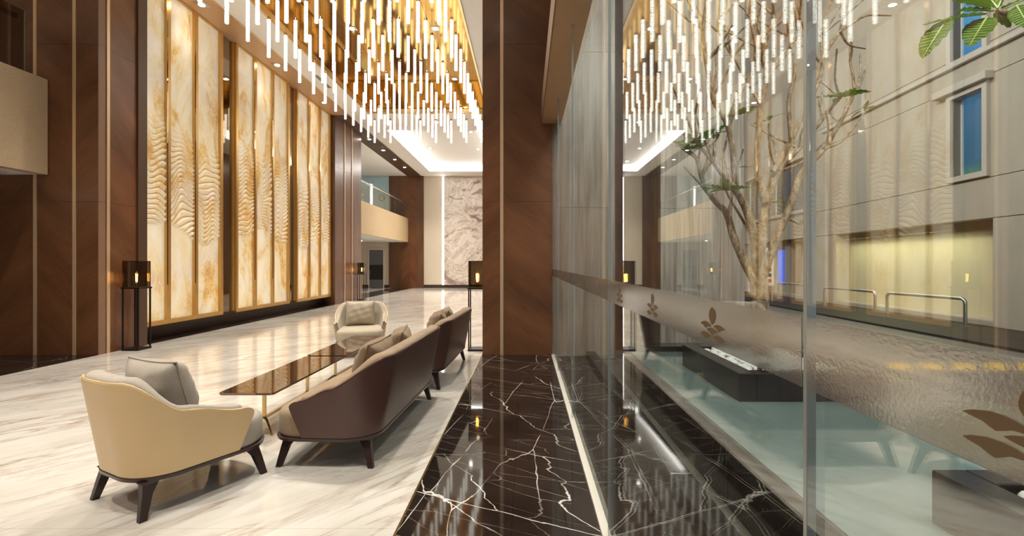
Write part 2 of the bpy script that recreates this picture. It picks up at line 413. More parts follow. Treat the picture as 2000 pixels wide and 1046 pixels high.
def box(bm, x0, x1, y0, y1, z0, z1, bev=0.0):
    r = bmesh.ops.create_cube(bm, size=1.0)
    vs_ = r['verts']
    bmesh.ops.scale(bm, vec=(abs(x1 - x0), abs(y1 - y0), abs(z1 - z0)), verts=vs_)
    bmesh.ops.translate(bm, vec=((x0 + x1) / 2, (y0 + y1) / 2, (z0 + z1) / 2), verts=vs_)
    if bev > 0:
        es = list({e for v in vs_ for e in v.link_edges})
        bmesh.ops.bevel(bm, geom=es, offset=bev, segments=1, affect='EDGES')
    return bm
def B(x0, x1, y0, y1, z0, z1, bev=0.0): return box(bmesh.new(), x0, x1, y0, y1, z0, z1, bev)
def part(name, parent, mat, *b, bev=0.0): return finish(name, B(*b, bev=bev), mat, parent)
def tube(bm, pts, radii, seg=8, cap=True):
    pts = [Vector(p) for p in pts]
    if isinstance(radii, (int, float)): radii = [radii] * len(pts)
    rings = []; up = None
    for i, p in enumerate(pts):
        t = (pts[min(i + 1, len(pts) - 1)] - pts[max(i - 1, 0)]).normalized()
        if up is None:
            up = Vector((1, 0, 0)) if abs(t.x) < 0.8 else Vector((0, 1, 0))
        up = (up - t * up.dot(t)).normalized(); b = t.cross(up)
        rings.append([bm.verts.new(p + (up * math.cos(2 * PI * k / seg) + b * math.sin(2 * PI * k / seg)) * radii[i]) for k in range(seg)])
    for a, b_ in zip(rings, rings[1:]):
        for k in range(seg): bm.faces.new((a[k], a[(k + 1) % seg], b_[(k + 1) % seg], b_[k]))
    if cap: bm.faces.new(rings[0][::-1]); bm.faces.new(rings[-1])
    return bm
def lathe(bm, prof, seg=14, c=(0, 0, 0)):
    rings = [[bm.verts.new((c[0] + r * math.cos(2 * PI * k / seg), c[1] + r * math.sin(2 * PI * k / seg), c[2] + z)) for k in range(seg)] for r, z in prof]
    for a, b in zip(rings, rings[1:]):
        for k in range(seg): bm.faces.new((a[k], a[(k + 1) % seg], b[(k + 1) % seg], b[k]))
    bm.faces.new(rings[0][::-1]); bm.faces.new(rings[-1]); return bm
def loft(bm, rings, cap0=True, cap1=True):
    R = [[bm.verts.new(p) for p in r] for r in rings]; n = len(R[0])
    for a, b in zip(R, R[1:]):
        for k in range(n): bm.faces.new((a[k], a[(k + 1) % n], b[(k + 1) % n], b[k]))
    if cap0: bm.faces.new(R[0][::-1])
    if cap1: bm.faces.new(R[-1])
    return bm
def P(px, py, d): return Vector(((px - 1027) / 950 * d, d, EYE + (515 - py) / 950 * d))
def smooth(a, b, x):
    t = max(0.0, min(1.0, (x - a) / (b - a))); return t * t * (3 - 2 * t)
ORD = ['first', 'second', 'third', 'fourth', 'fifth', 'sixth', 'seventh', 'eighth', 'ninth', 'tenth', 'eleventh', 'twelfth',
       'thirteenth', 'fourteenth', 'fifteenth', 'sixteenth', 'seventeenth', 'eighteenth', 'nineteenth', 'twentieth', 'twenty-first', 'twenty-second']

# ------------------------------------------------------------------ the hall's shell
XL, XE, XG = -6.10, -0.63, 0.39      # left wall line, edge of black marble, glass line
YC, YE = 6.94, 26.4                  # column line, end wall
ZC = 6.05                            # ceiling
# floor with separate slabs
fl = finish('floor', B(-12, XG, -6, 27.2, -0.30, -0.022), 'dark_void'); tag(fl, 'polished marble floor of the hall, pale slabs with black bands', 'floor', kind='structure')
tile_mesh = {}
def slab(x0, x1, y0, y1, mat, name):
    part(name, fl, mat, x0 + 0.0006, x1 - 0.0006, y0 + 0.0006, y1 - 0.0006, -0.022, 0.0)
cw = (XE - XL) / 4
for i in range(4):
    y = 2.39 - 1.5 * 4
    while y < YE:
        y1 = min(y + 1.5, YE)
        slab(XL + cw * i, XL + cw * (i + 1), y, y1, 'wmarble', 'marble_slab'); y = y1
for (a, b) in ((XE, -0.07), (-0.07, 0.362)):
    y = 2.45 - 1.5 * 4
    while y < YC:
        y1 = min(y + 1.5, YC); slab(a, b, y, y1, 'bmarble', 'black_marble_slab'); y = y1
for k in range(6):                                     # black floor west of the wall line
    slab(-12, XL, -6 + k * 2.2, min(-6 + (k + 1) * 2.2, YC), 'bmarble_plain', 'black_marble_slab')
for k in range(6):
    slab(-6.66, XL, 7.82 + k * 1.28, 7.82 + (k + 1) * 1.28, 'bmarble', 'black_marble_slab')
for k in range(4):
    slab(-7.2, XL, 18 + k * 2.1, 18 + (k + 1) * 2.1, 'bmarble', 'black_marble_slab')
    slab(-12, -7.2, 18 + k * 2.1, 18 + (k + 1) * 2.1, 'wmarble', 'marble_slab')
for k in range(10):
    slab(XE, XG, 7.72 + k * 1.868, 7.72 + (k + 1) * 1.868, 'wmarble', 'marble_slab')
part('brass_inlay', fl, 'brass', XE - 0.006, XE + 0.006, -3.6, YC, -0.01, 0.0012)
tr = part('trim_1', None, 'channel', XG - 0.026, XG + 0.016, -2.0, YC, -0.02, 0.014); tag(tr, 'pale floor channel under the glass wall', 'trim', kind='structure')

def veneer(parent, axis, fixed, u_edges, z_edges, mats, out, thick=0.02):
    """veneer boards on a wall plane; axis 'x' = board runs along X (faces -Y), 'y' = along Y (faces +X)"""
    k = 0
    for i, (a, b) in enumerate(zip(u_edges, u_edges[1:])):
        for j, (z0, z1) in enumerate(zip(z_edges, z_edges[1:])):
            mat = mats[(i) % len(mats)]
            if axis == 'x': part('veneer_panel', parent, mat, a + 0.0015, b - 0.0015, fixed, fixed + thick * out, z0 + 0.0015, z1 - 0.0015)
            else: part('veneer_panel', parent, mat, fixed, fixed + thick * out, a + 0.0015, b - 0.0015, z0 + 0.0015, z1 - 0.0015)
ZS = (0.0, 2.19, 4.43, ZC)
# column beside the glass
col = finish('column', B(-0.60, XG - 0.006, YC + 0.022, 7.7, 0, ZC), 'wood_v'); tag(col, 'tall wood-veneered column with one champagne strip standing beside the glass', 'column', kind='structure')
veneer(col, 'x', YC + 0.022, (-0.62, -0.366, XG - 0.006), ZS, ('wood_a', 'wood_b'), -1)
veneer(col, 'y', -0.60, (YC + 0.022, 7.32, 7.7), ZS, ('wood_b',), -1)
part('metal_strip', col, 'rose_gold', -0.366, -0.320, YC - 0.006, YC + 0.004, 0, ZC)
# frontal wall on the far left with the pilaster return
wl = finish('wall_left', B(-12, XL - 0.02, YC + 0.02, 7.80, 0, ZC), 'wood_v'); tag(wl, 'dark veneered wall with champagne strips beside the balcony front', 'wall', kind='structure')
veneer(wl, 'x', YC + 0.02, (-12, -10.2, -8.6, -7.0, -6.44, XL), ZS, ('wood_a', 'wood_b'), -1)
for x in (-7.0, -6.44): part('metal_strip', wl, 'rose_gold', x - 0.022, x + 0.022, YC - 0.010, YC + 0.002, 0, ZC)
veneer(wl, 'y', XL - 0.02, (YC + 0.001, 7.06, 7.62), ZS, ('edge_wood', 'wood_b'), 1)
part('metal_strip', wl, 'rose_gold', XL, XL + 0.010, 7.075, 7.125, 0, ZC)
part('corner_board', wl, 'dark_bronze', XL - 0.02, XL + 0.03, 7.62, 7.80, 0, ZC)
# bay wall behind the onyx
wb = finish('wall_bay', B(-7.0, -6.66, 7.8, 15.5, 0, ZC), 'dark_bronze'); tag(wb, 'dark recessed wall behind the onyx panels', 'wall', kind='structure')
part('plinth', wb, 'dark_skirt', -6.66, -6.50, 7.8, 15.5, 0, 0.26)
# far pilaster
pf = finish('wall_pilaster', B(-7.6, XL - 0.02, 15.55, 18.0, 0, ZC), 'wood_v'); tag(pf, 'veneered pilaster at the far end of the onyx wall', 'wall', kind='structure')
veneer(pf, 'y', XL - 0.02, (15.55, 16.35, 17.05, 18.0), ZS, ('wood_v', 'wood_b', 'wood_v'), 1)
for y in (16.35, 17.05): part('metal_strip', pf, 'rose_gold', XL, XL + 0.02, y - 0.03, y + 0.03, 0, ZC)
veneer(pf, 'x', 18.0, (-7.6, -6.85, XL), ZS, ('wood_v',), 1)
# end wall
we = finish('wall_end', B(-12.2, 3.5, YE, YE + 0.3, 0, ZC + 0.4), 'cream'); tag(we, 'cream end wall of the hall behind the mural', 'wall', kind='structure')
bb = part('baseboard_end', None, 'dark_skirt', -5.53, XG, YE - 0.03, YE, 0, 0.17); tag(bb, 'dark skirting along the cream end wall', 'baseboard', kind='structure')
bb2 = finish('baseboard_left', B(-8.85, -8.52, YE - 0.03, YE, 0, 0.17), 'dark_skirt'); tag(bb2, 'dark skirting beside the grey glass door', 'baseboard', kind='structure')
box_ = part('skirting', bb2, 'dark_skirt', -7.72, -7.42, YE - 0.03, YE, 0, 0.17)
wv = finish('wall_veneer', B(-7.4, -5.53, YE - 0.10, YE, 0, ZC), 'wood_v'); tag(wv, 'dark veneered panel wall between balcony and mural', 'wall', kind='structure')
veneer(wv, 'x', YE - 0.10, (-7.4, -6.75, -6.28, -5.92, -5.53), (0, 2.05, 4.1, ZC), ('wood_v', 'wood_a', 'wood_b', 'wood_v'), -1)
wr = part('wall_right', None, 'wood_v', XG, XG + 0.25, 7.7, YE, 0, ZC); tag(wr, 'veneered wall hidden behind the column', 'wall', kind='structure')
wfr = part('wall_front', None, 'wood_v', -12, XG, -6.2, -6, 0, ZC); tag(wfr, 'dark wall behind the viewer', 'wall', kind='structure')
wfl = part('wall_far_left', None, 'cream', -12.3, -12, -6, YE, 0, ZC); tag(wfl, 'cream wall closing the side hall', 'wall', kind='structure')
wag = part('wall_glass_top', None, 'wood_v', XG, XG + 0.12, -6, 7.7, 3.32, ZC); tag(wag, 'wall above the glass and its beam', 'wall', kind='structure')
wag2 = part('wall_glass_rear', None, 'wood_v', XG, XG + 0.12, -6, -1.2, 0, 3.32); tag(wag2, 'solid wall behind the viewer beside the glass', 'wall', kind='structure')

# mural and its light line
mu = thing('mural_panel', 'tall cream and mauve swirled landscape mural on the end wall', 'mural', (0, YE, 0))
part('mural_print', mu, 'mural', -4.42, -0.80, -0.075, -0.045, 0.17, ZC - 0.12)
part('mural_edge', mu, 'cream', -4.42, -0.80, -0.045, -0.022, 0.17, ZC - 0.12)
ll = thing('light_strip', 'bright upright light line at the edge of the swirled mural', 'light', (-4.48, YE, 0))
part('housing', ll, 'white', -0.07, 0.05, -0.035, -0.022, 0.17, ZC - 0.05); part('diffuser', ll, 'led', -0.055, 0.035, -0.045, -0.035, 0.17, ZC - 0.05)

# ceiling
bm = bmesh.new()
for b in ((-5.65, -4.95, -6, YE), (-4.95, -1.2, -6, 2.2), (-4.95, -1.2, 15.3, 17.3), (-1.2, XG, -6, YE), (-4.95, -1.2, 25.0, YE), (-12, -6.4, -6, YE)):
    box(bm, b[0], b[1], b[2], b[3], ZC, ZC + 0.15)
ce = finish('ceiling', bm, 'white_paint'); tag(ce, 'white ceiling around the chandelier recess and the light cove', 'ceiling', kind='structure')
part('cove_ceiling', ce, 'white_paint', -5.2, -0.9, 17.1, 25.2, ZC + 0.30, ZC + 0.42)
so = part('trim_2', None, 'bronze', -6.4, -5.65, -6, 15.5, ZC - 0.01, ZC + 0.14); tag(so, 'bronze ceiling soffit running above the onyx panels', 'soffit', kind='structure')
so2 = part('trim_3', None, 'dark_bronze', -6.4, -5.65, 15.5, YE, ZC - 0.01, ZC + 0.14); tag(so2, 'dark brown ceiling soffit with downlights beside the balcony', 'soffit', kind='structure')
part('edge_bead', so, 'gold', -5.65, -5.625, -6, 15.5, ZC - 0.016, ZC); part('edge_bead', so2, 'gold', -5.65, -5.625, 15.5, YE, ZC - 0.016, ZC)
# chandelier recess in gold
tr4 = thing('trim_4', 'gold mirrored ceiling recess above the hanging crystal rods', 'ceiling recess', (0, 0, 0), kind='structure')
ZT = 6.62
for i in range(4):
    for j in range(9):
        xa = -4.95 + 3.75 / 4 * i; ya = 2.2 + 13.1 / 9 * j
        part('mirror_panel', tr4, 'gold_mirror', xa + 0.003, xa + 3.75 / 4 - 0.003, ya + 0.003, ya + 13.1 / 9 - 0.003, ZT, ZT + 0.03)
for b in ((-4.98, -4.95, 2.2, 15.3), (-1.2, -1.17, 2.2, 15.3), (-4.95, -1.2, 2.17, 2.2), (-4.95, -1.2, 15.3, 15.33)):
    part('recess_side', tr4, 'gold_mirror', *b, ZC + 0.10, ZT)
for b in ((-4.97, -4.93, 2.2, 15.3), (-1.22, -1.18, 2.2, 15.3), (-4.95, -1.2, 2.16, 2.2), (-4.95, -1.2, 15.28, 15.33)):
    part('recess_rim', tr4, 'gold', *b, ZC - 0.02, ZC + 0.12)
part('backing', tr4, 'dark_void', -5.0, -1.15, 2.1, 15.4, ZT + 0.035, ZT + 0.08)
# light cove
cv = thing('cove_light', 'bright linear light running round the ceiling cove before the mural', 'light', (0, 0, 0))
for b in ((-4.965, -4.945, 17.3, 25.0), (-1.205, -1.185, 17.3, 25.0), (-4.95, -1.2, 24.99, 25.01)):
    part('light_line', cv, 'led', *b, ZC + 0.03, ZC + 0.29)
part('cove_face', cv, 'white_paint', -4.95, -1.2, 17.29, 17.31, ZC + 0.0, ZC + 0.30)

# beam over the glass
bmw = finish('trim_5', B(0.235, 0.50, -6, YC - 0.002, 3.30, 3.62), 'bronze'); tag(bmw, 'bronze beam running above the glass wall to the column', 'beam', kind='structure')
part('side_face', bmw, 'edge_wood', 0.222, 0.235, -6, YC - 0.002, 3.30, 3.62)

# ------------------------------------------------------------------ balconies
bn = thing('balcony', 'beige plaster balcony front projecting beside the dark veneered wall', 'balcony', (0, 0, 0), kind='structure')
part('front', bn, 'plaster', -6.95, -6.81, -3, YC - 0.012, 2.57, 3.92); part('slab', bn, 'white_paint', -12, -6.95, -3, YC - 0.012, 2.57, 2.80)
part('balustrade_glass', bn, 'smoke_glass', -6.92, -6.90, -3, 6.69, 3.92, 4.78); part('glass_edge', bn, 'seal', -6.92, -6.90, 6.69, 6.70, 3.92, 4.78)
part('handrail', bn, 'dark_bronze', -7.00, -6.96, -3, 6.66, 4.66, 4.72)
bf = thing('balcony', 'sand coloured balcony under the blue wall at the far end', 'balcony', (0, 0, 0), kind='structure')
part('front', bf, 'plaster_far', -6.48, -6.35, 18.02, YE - 0.125, 2.47, 3.75); part('slab', bf, 'white_paint', -12, -6.48, 18.02, YE - 0.125, 2.47, 2.72)
for k in range(4):
    y0 = 18.1 + k * 2.0
    part('balustrade_glass', bf, 'rail_glass', -6.44, -6.42, y0, y0 + 1.97, 3.75, 4.62)
part('handrail', bf, 'steel', -6.46, -6.41, 18.05, 25.95, 4.52, 4.57)
for k in range(5): part('post', bf, 'steel', -6.47, -6.45, 18.1 + k * 1.96, 18.13 + k * 1.96, 3.75, 4.55)
bw = part('wall_balcony', None, 'blue_wall', -12, -7.4, YE - 0.06, YE, 3.6, ZC); tag(bw, 'pale blue wall behind the far balcony', 'wall', kind='structure')
tg = thing('target_sign', 'round ringed sign with red centre on the pale blue balcony wall', 'sign', (-7.80, YE - 0.06, 4.86))
for (r, m_, y) in ((0.17, 'navy', -0.02), (0.115, 'white', -0.028), (0.05, 'red', -0.036)):
    b_ = lathe(bmesh.new(), [(r, 0), (r, 0.02)], 24); bmesh.ops.rotate(b_, verts=b_.verts, cent=(0, 0, 0), matrix=Matrix.Rotation(PI / 2, 3, 'X'))
    bmesh.ops.translate(b_, verts=b_.verts, vec=(0, y + 0.02, 0)); finish('ring', b_, m_, tg)
bn2 = thing('banner', 'white printed banner standing on the far balcony beside the blue wall', 'banner', (-8.78, YE - 0.3, 3.75))
part('sheet', bn2, 'white', -0.28, 0.10, -0.01, 0.01, 0, 1.35)
for k in range(4): part('print_patch', bn2, 'blue_wall', -0.22, 0.03, -0.016, -0.01, 0.10 + k * 0.20, 0.22 + k * 0.20)
db = thing('door_1', 'grey glass door under the far balcony', 'door', (-8.12, YE, 0), kind='structure')
part('leaf', db, 'grey_door', -0.36, 0.40, -0.05, 0.0, 0.02, 2.06); part('frame', db, 'white', -0.40, -0.36, -0.07, 0, 0, 2.1); part('frame', db, 'white', 0.40, 0.44, -0.07, 0, 0, 2.1); part('frame', db, 'white', -0.40, 0.44, -0.07, 0, 2.06, 2.12)
part('lower_band', db, 'dark_void', -0.35, 0.39, -0.056, -0.05, 0.45, 1.25)
part('handle', db, 'brass', -0.31, -0.28, -0.09, -0.05, 0.72, 0.98)

# ------------------------------------------------------------------ onyx panels
XP = -6.26
groups = [((7.88, 8.42), (8.52, 9.13), (9.23, 9.90)), ((10.50, 11.14), (11.25, 11.93), (12.03, 12.72)), ((13.26, 13.94), (14.05, 14.68), (14.78, 15.42))]
ZP0, ZP1 = 0.34, ZC - 0.03
def relief(y, z):
    zt = 3.80 + 0.22 * math.sin(y * 1.15 + 0.4) + 0.10 * math.sin(y * 3.1) - 0.012 * (y - 8) * 8 * 0.2
    zb = 1.88 + 0.16 * math.sin(y * 1.7 + 1.0) + 0.08 * math.sin(y * 4.3 + 2)
    env = smooth(zb - 0.02, zb + 0.10, z) * (1 - smooth(zt - 0.45, zt + 0.15, z) * 0.9) * (1 if z < zt + 0.15 else 0)
    if env <= 0: return 0.0, 0.0
    u = (z - zb) / (zt - zb)
    wv_ = 0.105 * math.sin(y * 7.6 + 2.2 * u + 1.3 * math.sin(y * 1.9)) + 0.06 * math.sin(y * 12.7 - 3.1 * u + 1.1) + 0.10 * math.sin(y * 3.2 + 4 * u)
    ph = ((z + wv_ * (1.0 - 0.35 * abs(2 * u - 1))) / 0.098) % 1.0
    r = (ph / 0.72) if ph < 0.72 else (1 - ph) / 0.28
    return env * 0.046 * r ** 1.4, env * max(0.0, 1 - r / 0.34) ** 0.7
pi_ = 0
gname = ['nearest', 'middle', 'farthest']; pname = ['first', 'second', 'third']
for gi, g in enumerate(groups):
    for k, (ya, yb) in enumerate(g):
        bm = bmesh.new(); ny, nz = 24, 440
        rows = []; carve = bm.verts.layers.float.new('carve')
        for j in range(nz + 1):
            z = ZP0 + (ZP1 - ZP0) * j / nz
            row = []
            for i in range(ny + 1):
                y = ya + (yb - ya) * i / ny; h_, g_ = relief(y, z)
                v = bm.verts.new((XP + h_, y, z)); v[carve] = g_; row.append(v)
            rows.append(row)
        for j in range(nz):
            for i in range(ny): bm.faces.new((rows[j][i], rows[j][i + 1], rows[j + 1][i + 1], rows[j + 1][i]))
        back = [bm.verts.new((XP - 0.03, ya, ZP0)), bm.verts.new((XP - 0.03, yb, ZP0)), bm.verts.new((XP - 0.03, yb, ZP1)), bm.verts.new((XP - 0.03, ya, ZP1))]
        bm.faces.new(back)
        bm.faces.new(rows[0] + [back[1], back[0]]); bm.faces.new(rows[-1] + [back[2], back[3]])
        bm.faces.new([r[0] for r in rows] + [back[3], back[0]]); bm.faces.new([r[-1] for r in rows] + [back[2], back[1]])
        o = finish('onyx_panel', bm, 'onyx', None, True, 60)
        tag(o, f'{pname[k]} tall wave-carved backlit onyx panel in the {gname[gi]} gold frame', 'panel', 'carved onyx wall panels')
    ya, yb = g[0][0], g[-1][1]
    fr = thing('panel_frame', f'{gname[gi]} gold frame holding three backlit onyx panels', 'frame', (XP, ya, 0), 0, 'gold frames of the onyx wall')
    FW = 0.075
    part('stile', fr, 'gold_frame', -0.05, 0.055, -FW, 0, ZP0 - FW, ZC - 0.012); part('stile', fr, 'gold_frame', -0.05, 0.055, yb - ya, yb - ya + FW, ZP0 - FW, ZC - 0.012)
    part('rail', fr, 'gold_frame', -0.05, 0.055, 0, yb - ya, ZP0 - FW, ZP0); part('rail', fr, 'gold_frame', -0.05, 0.05, 0, yb - ya, ZP1, ZC - 0.012)
    for (q0, q1) in ((g[0][1], g[1][0]), (g[1][1], g[2][0])):
        mbar = part('mullion', fr, 'gold_frame', -0.05, 0.045, q0 - ya, q1 - ya, ZP0, ZP1)
        part('groove', mbar, 'dark_mirror', 0.045, 0.047, q0 - ya + 0.006, q0 - ya + 0.032, ZP0 + 0.6, ZP1 - 0.5)
    part('back_tray', fr, 'dark_bronze', -0.40, -0.05, 0.02, yb - ya - 0.02, ZP0, ZP1)
for (ya, yb, nm) in ((9.98, 10.42, 'between the nearest and middle gold frames'), (12.80, 13.18, 'between the middle and farthest gold frames')):
    t_ = thing('mirror_strip', f'tall smoked mirror strip {nm}', 'mirror', (-6.30, ya, 0))
    part('mirror_face', t_, 'dark_mirror', 0.0, 0.02, 0, yb - ya, 0.30, ZC - 0.012); part('side_trim', t_, 'gold_frame', 0.02, 0.05, yb - ya - 0.05, yb - ya, 0.30, ZC - 0.012)
    part('back_board', t_, 'dark_bronze', -0.36, 0.0, 0.005, yb - ya - 0.005, 0.28, ZC - 0.012)

# ------------------------------------------------------------------ chandelier rods
rod_bm = lathe(bmesh.new(), [(0.0245, 0.0), (0.029, 0.006), (0.029, 0.68)], 12)
cap_bm = lathe(bmesh.new(), [(0.031, 0.68), (0.031, 0.715), (0.024, 0.73), (0.010, 0.745)], 10)
ZR = 5.03
wire_bm = tube(bmesh.new(), [(0, 0, 0.74), (0, 0, ZT - ZR)], 0.0022, 4)
rod0 = finish('crystal_rod', rod_bm, 'rod', None, True); cap0 = finish('brass_cap', cap_bm, 'brass', rod0, True); wire0 = finish('suspension_wire', wire_bm, 'brass', rod0)
first = True
cols = [-4.65 + 0.471 * i for i in range(8)]
for i, x in enumerate(cols):
    for k in range(20):
        y = 15.0 - 0.62 * k + (0.0 if i % 2 == 0 else 0.0)
        if first: r_ = rod0; first = False
        else:
            r_ = rod0.copy(); C.objects.link(r_)
            for c_ in (cap0, wire0):
                q = c_.copy(); C.objects.link(q); q.parent = r_
        r_.location = (x + rnd.uniform(-.012, .012), y + rnd.uniform(-.03, .03), ZR)
        r_.rotation_euler = (0, 0, rnd.uniform(0, 6))
        tag(r_, f'glowing crystal rod, {ORD[k]} from the far end in the {ORD[i]} row from the onyx wall', 'pendant light', 'crystal rods hanging from the gold ceiling recess')

# ------------------------------------------------------------------ downlights
def downlight(x, y, z, label, power=DOWN_W, spot=True, size=100):
    t_ = thing('downlight', label, 'downlight', (x, y, z), 0, 'recessed ceiling downlights')
    b_ = bmesh.new(); box(b_, -0.10, 0.10, -0.10, 0.10, -0.008, 0.0, 0.003); finish('trim_plate', b_, 'steel', t_)
    finish('lens', lathe(bmesh.new(), [(0.055, -0.013), (0.055, -0.008)], 14), 'lens', t_)
    if spot:
        d = bpy.data.lights.new('downlight_beam', 'SPOT'); d.energy = power; d.spot_size = math.radians(size); d.spot_blend = 0.8
        d.shadow_soft_size = 0.09; d.color = (1.0, 0.925, 0.81)
        o = bpy.data.objects.new('downlight_beam', d); C.objects.link(o); o.location = (0, 0, -0.03); o.parent = t_
for k, y in enumerate((8.9, 11.6, 14.3)):
    downlight(-5.93, y, ZC - 0.01, f'{ORD[k]} square downlight in the bronze soffit over the onyx panels', DOWN_W * 0.08)
for k, y in enumerate((18.5, 20.3, 22.1, 23.9)):
    downlight(-5.95, y, ZC - 0.01, f'{ORD[k]} downlight in the dark soffit beyond the far pilaster', DOWN_W * 0.7)
for (x, y, nm) in ((-4.19, 21.25, 'nearer lamp on the balcony side'), (-4.2, 23.9, 'farther lamp on the balcony side'), (-2.1, 18.6, 'nearer lamp on the mural centre line'), (-2.1, 21.4, 'middle lamp on the mural centre line')):
    downlight(x, y, ZC + 0.30, f'small downlight in the pale cove ceiling, {nm}', DOWN_W * 2.2)
for i, x in enumerate((-3.93, -2.05)):  # fill lamps added inside the recess to brighten the mid floor
    for k, y in enumerate((5.0, 8.0, 11.0, 14.0)):
        downlight(x, y, ZT, f'{ORD[k]} added fill downlight among the crystal rods on the {("onyx side", "column side")[i]}', DOWN_W * 1.5)
for (x, y, nm) in ((-5.3, 0.4, 'over the near armchair side'), (-5.3, 4.0, 'before the left pilaster'), (-3.0, 0.9, 'behind the near armchair'), (-0.5, 1.0, 'over the black marble by the glass'), (-0.5, 4.2, 'before the tall column'), (-3.0, 16.3, 'between recess and cove'), (-0.6, 10.5, 'behind the column'), (-8.5, 3.0, 'over the near balcony'), (-9.0, 21.5, 'over the far balcony'), (-3.0, -2.5, 'behind the viewer')):
    downlight(x, y, ZC, f'added round-lensed fill downlight {nm}', DOWN_W * 1.4)  # ceiling lamps added as general fill for the hall
for (x, y, z, nm) in ((-8.0, 5.0, 2.57, 'under the near balcony'), (-8.3, 24.5, 2.47, 'under the far balcony, before the grey door'), (-8.8, 20.5, 2.47, 'under the far balcony, beyond the pilaster')):
    downlight(x, y, z, f'small downlight {nm}', DOWN_W * 0.25)
vt = thing('ceiling_vent', 'slim black slot vent in the white ceiling beside the gold recess', 'vent', (-5.28, 12.7, ZC))
for k in range(2): part('slot', vt, 'black_metal', -0.05 + k * 0.05, -0.02 + k * 0.05, -0.45, 0.45, -0.004, 0.0)
part('border', vt, 'white', -0.07, -0.05, -0.47, 0.47, -0.006, 0.0)

# ------------------------------------------------------------------ glass wall
pane_edges = [-1.20, 0.669, 2.27, 4.07, 5.87, YC - 0.002]
emb_d = {0: [0.360], 1: [0.997, 1.468, 1.98], 2: [2.535, 3.03, 3.52], 3: [4.16, 4.63, 5.2, 5.75], 4: [6.2, 6.6]}
EMBLEM = [[(-0.0, 33.3), (6.4, 30.6), (12.0, 25.9), (15.5, 20.5), (16.9, 14.8), (16.2, 10.1), (13.2, 5.8), (7.2, 0.3), (-0.0, -2.6), (-7.0, 1.9), (-13.0, 8.8), (-16.4, 14.4), (-17.6, 19.6), (-15.7, 24.2), (-11.8, 28.1), (-6.3, 31.7)], [(65.3, -5.8), (55.3, -2.1), (40.2, 1.0), (28.5, 1.0), (18.2, -0.7), (8.7, -3.9), (4.2, -7.1), (11.0, -8.0), (21.3, -8.6), (28.5, -11.4), (35.1, -13.5), (40.6, -11.7), (46.7, -8.9), (58.3, -7.5)], [(-7.1, -5.2), (-14.2, -2.1), (-26.1, 0.6), (-37.2, 0.8), (-48.2, -0.4), (-60.0, -2.9), (-66.7, -5.6), (-59.4, -6.6), (-48.2, -7.7), (-41.5, -10.9), (-35.6, -13.2), (-29.7, -11.2), (-23.3, -8.1), (-13.2, -6.7)], [(28.8, -15.5), (21.4, -12.3), (9.0, -9.6), (-3.1, -9.3), (-14.7, -10.4), (-25.6, -12.9), (-31.2, -15.6), (-23.2, -17.0), (-11.8, -18.4), (-5.4, -21.5), (-0.0, -23.7), (5.7, -21.8), (12.0, -18.7), (22.4, -17.2)], [(65.3, -27.8), (56.9, -24.3), (43.5, -21.4), (31.0, -21.0), (19.4, -22.1), (9.4, -24.8), (4.8, -27.7), (12.2, -28.7), (23.1, -29.7), (29.8, -33.1), (35.7, -35.7), (42.0, -34.0), (48.7, -31.1), (59.2, -29.6)], [(-4.2, -26.8), (-12.6, -23.4), (-26.1, -20.6), (-37.4, -20.6), (-48.2, -22.0), (-60.0, -24.8), (-66.7, -27.7), (-59.4, -28.7), (-48.2, -29.8), (-41.6, -32.9), (-35.6, -35.1), (-29.2, -33.4), (-22.1, -30.5), (-10.9, -28.8)]]   # millimetres along and up the glass
for k, (a, b) in enumerate(zip(pane_edges, pane_edges[1:])):
    w_ = thing(f'window_{k + 1}', f'{ORD[k]} clear pane of the glass wall counted from the viewer, with frosted band', 'window', (XG, a, 0), 0, kind='structure')
    part('pane', w_, 'glass', -0.006, 0.006, 0.004, b - a - 0.004, 0.012, 3.30)
    part('frosted_band', w_, 'frost', -0.0076, -0.0062, 0.006, b - a - 0.006, 1.130, 1.226)
    part('joint', w_, 'seal', -0.0065, 0.0065, b - a - 0.0045, b - a + 0.0035, 0.012, 3.30)
    for y in emb_d[k]:
        bm = bmesh.new()
        for shp in EMBLEM:
            f1 = [bm.verts.new((-0.0078, y - a + u / 1000, 1.178 + v / 1000)) for u, v in shp]; f2 = [bm.verts.new((-0.0085, y - a + u / 1000, 1.178 + v / 1000)) for u, v in shp]
            bm.faces.new(f1); bm.faces.new(f2[::-1])
            for q in range(len(f1)): bm.faces.new((f1[q], f1[(q + 1) % len(f1)], f2[(q + 1) % len(f2)], f2[q]))
        finish('leaf_emblem', bm, 'emblem', w_)

# ------------------------------------------------------------------ seating
def outline(Wd, D, rf, rb, bulge, n=8):
    pts = []
    for (cx, cy, r, a0) in ((Wd / 2 - rf, -D / 2 + rf, rf, -PI / 2), (Wd / 2 - rb, D / 2 - rb, rb, 0), (-(Wd / 2 - rb), D / 2 - rb, rb, PI / 2), (-(Wd / 2 - rf), -D / 2 + rf, rf, PI)):
        for i in range(n + 1):
            a = a0 + PI / 2 * i / n; pts.append([cx + r * math.cos(a), cy + r * math.sin(a)])
    m = 10                                          # bulged front edge
    x0 = -(Wd / 2 - rf)
    for i in range(1, m): pts.append([x0 + 2 * (Wd / 2 - rf) * i / m, -D / 2])
    for p in pts:
        if p[1] < -D / 2 + rf * 1.01: p[1] -= bulge * (1 - (p[0] / (Wd / 2)) ** 2) * ((-D / 2 + rf - p[1]) / rf)
    return pts
def ring(pts, inset, z, Wd, D): 
    fx, fy = 1 - inset / (Wd / 2), 1 - inset / (D / 2)
    return [(p[0] * fx, p[1] * fy, z) for p in pts]
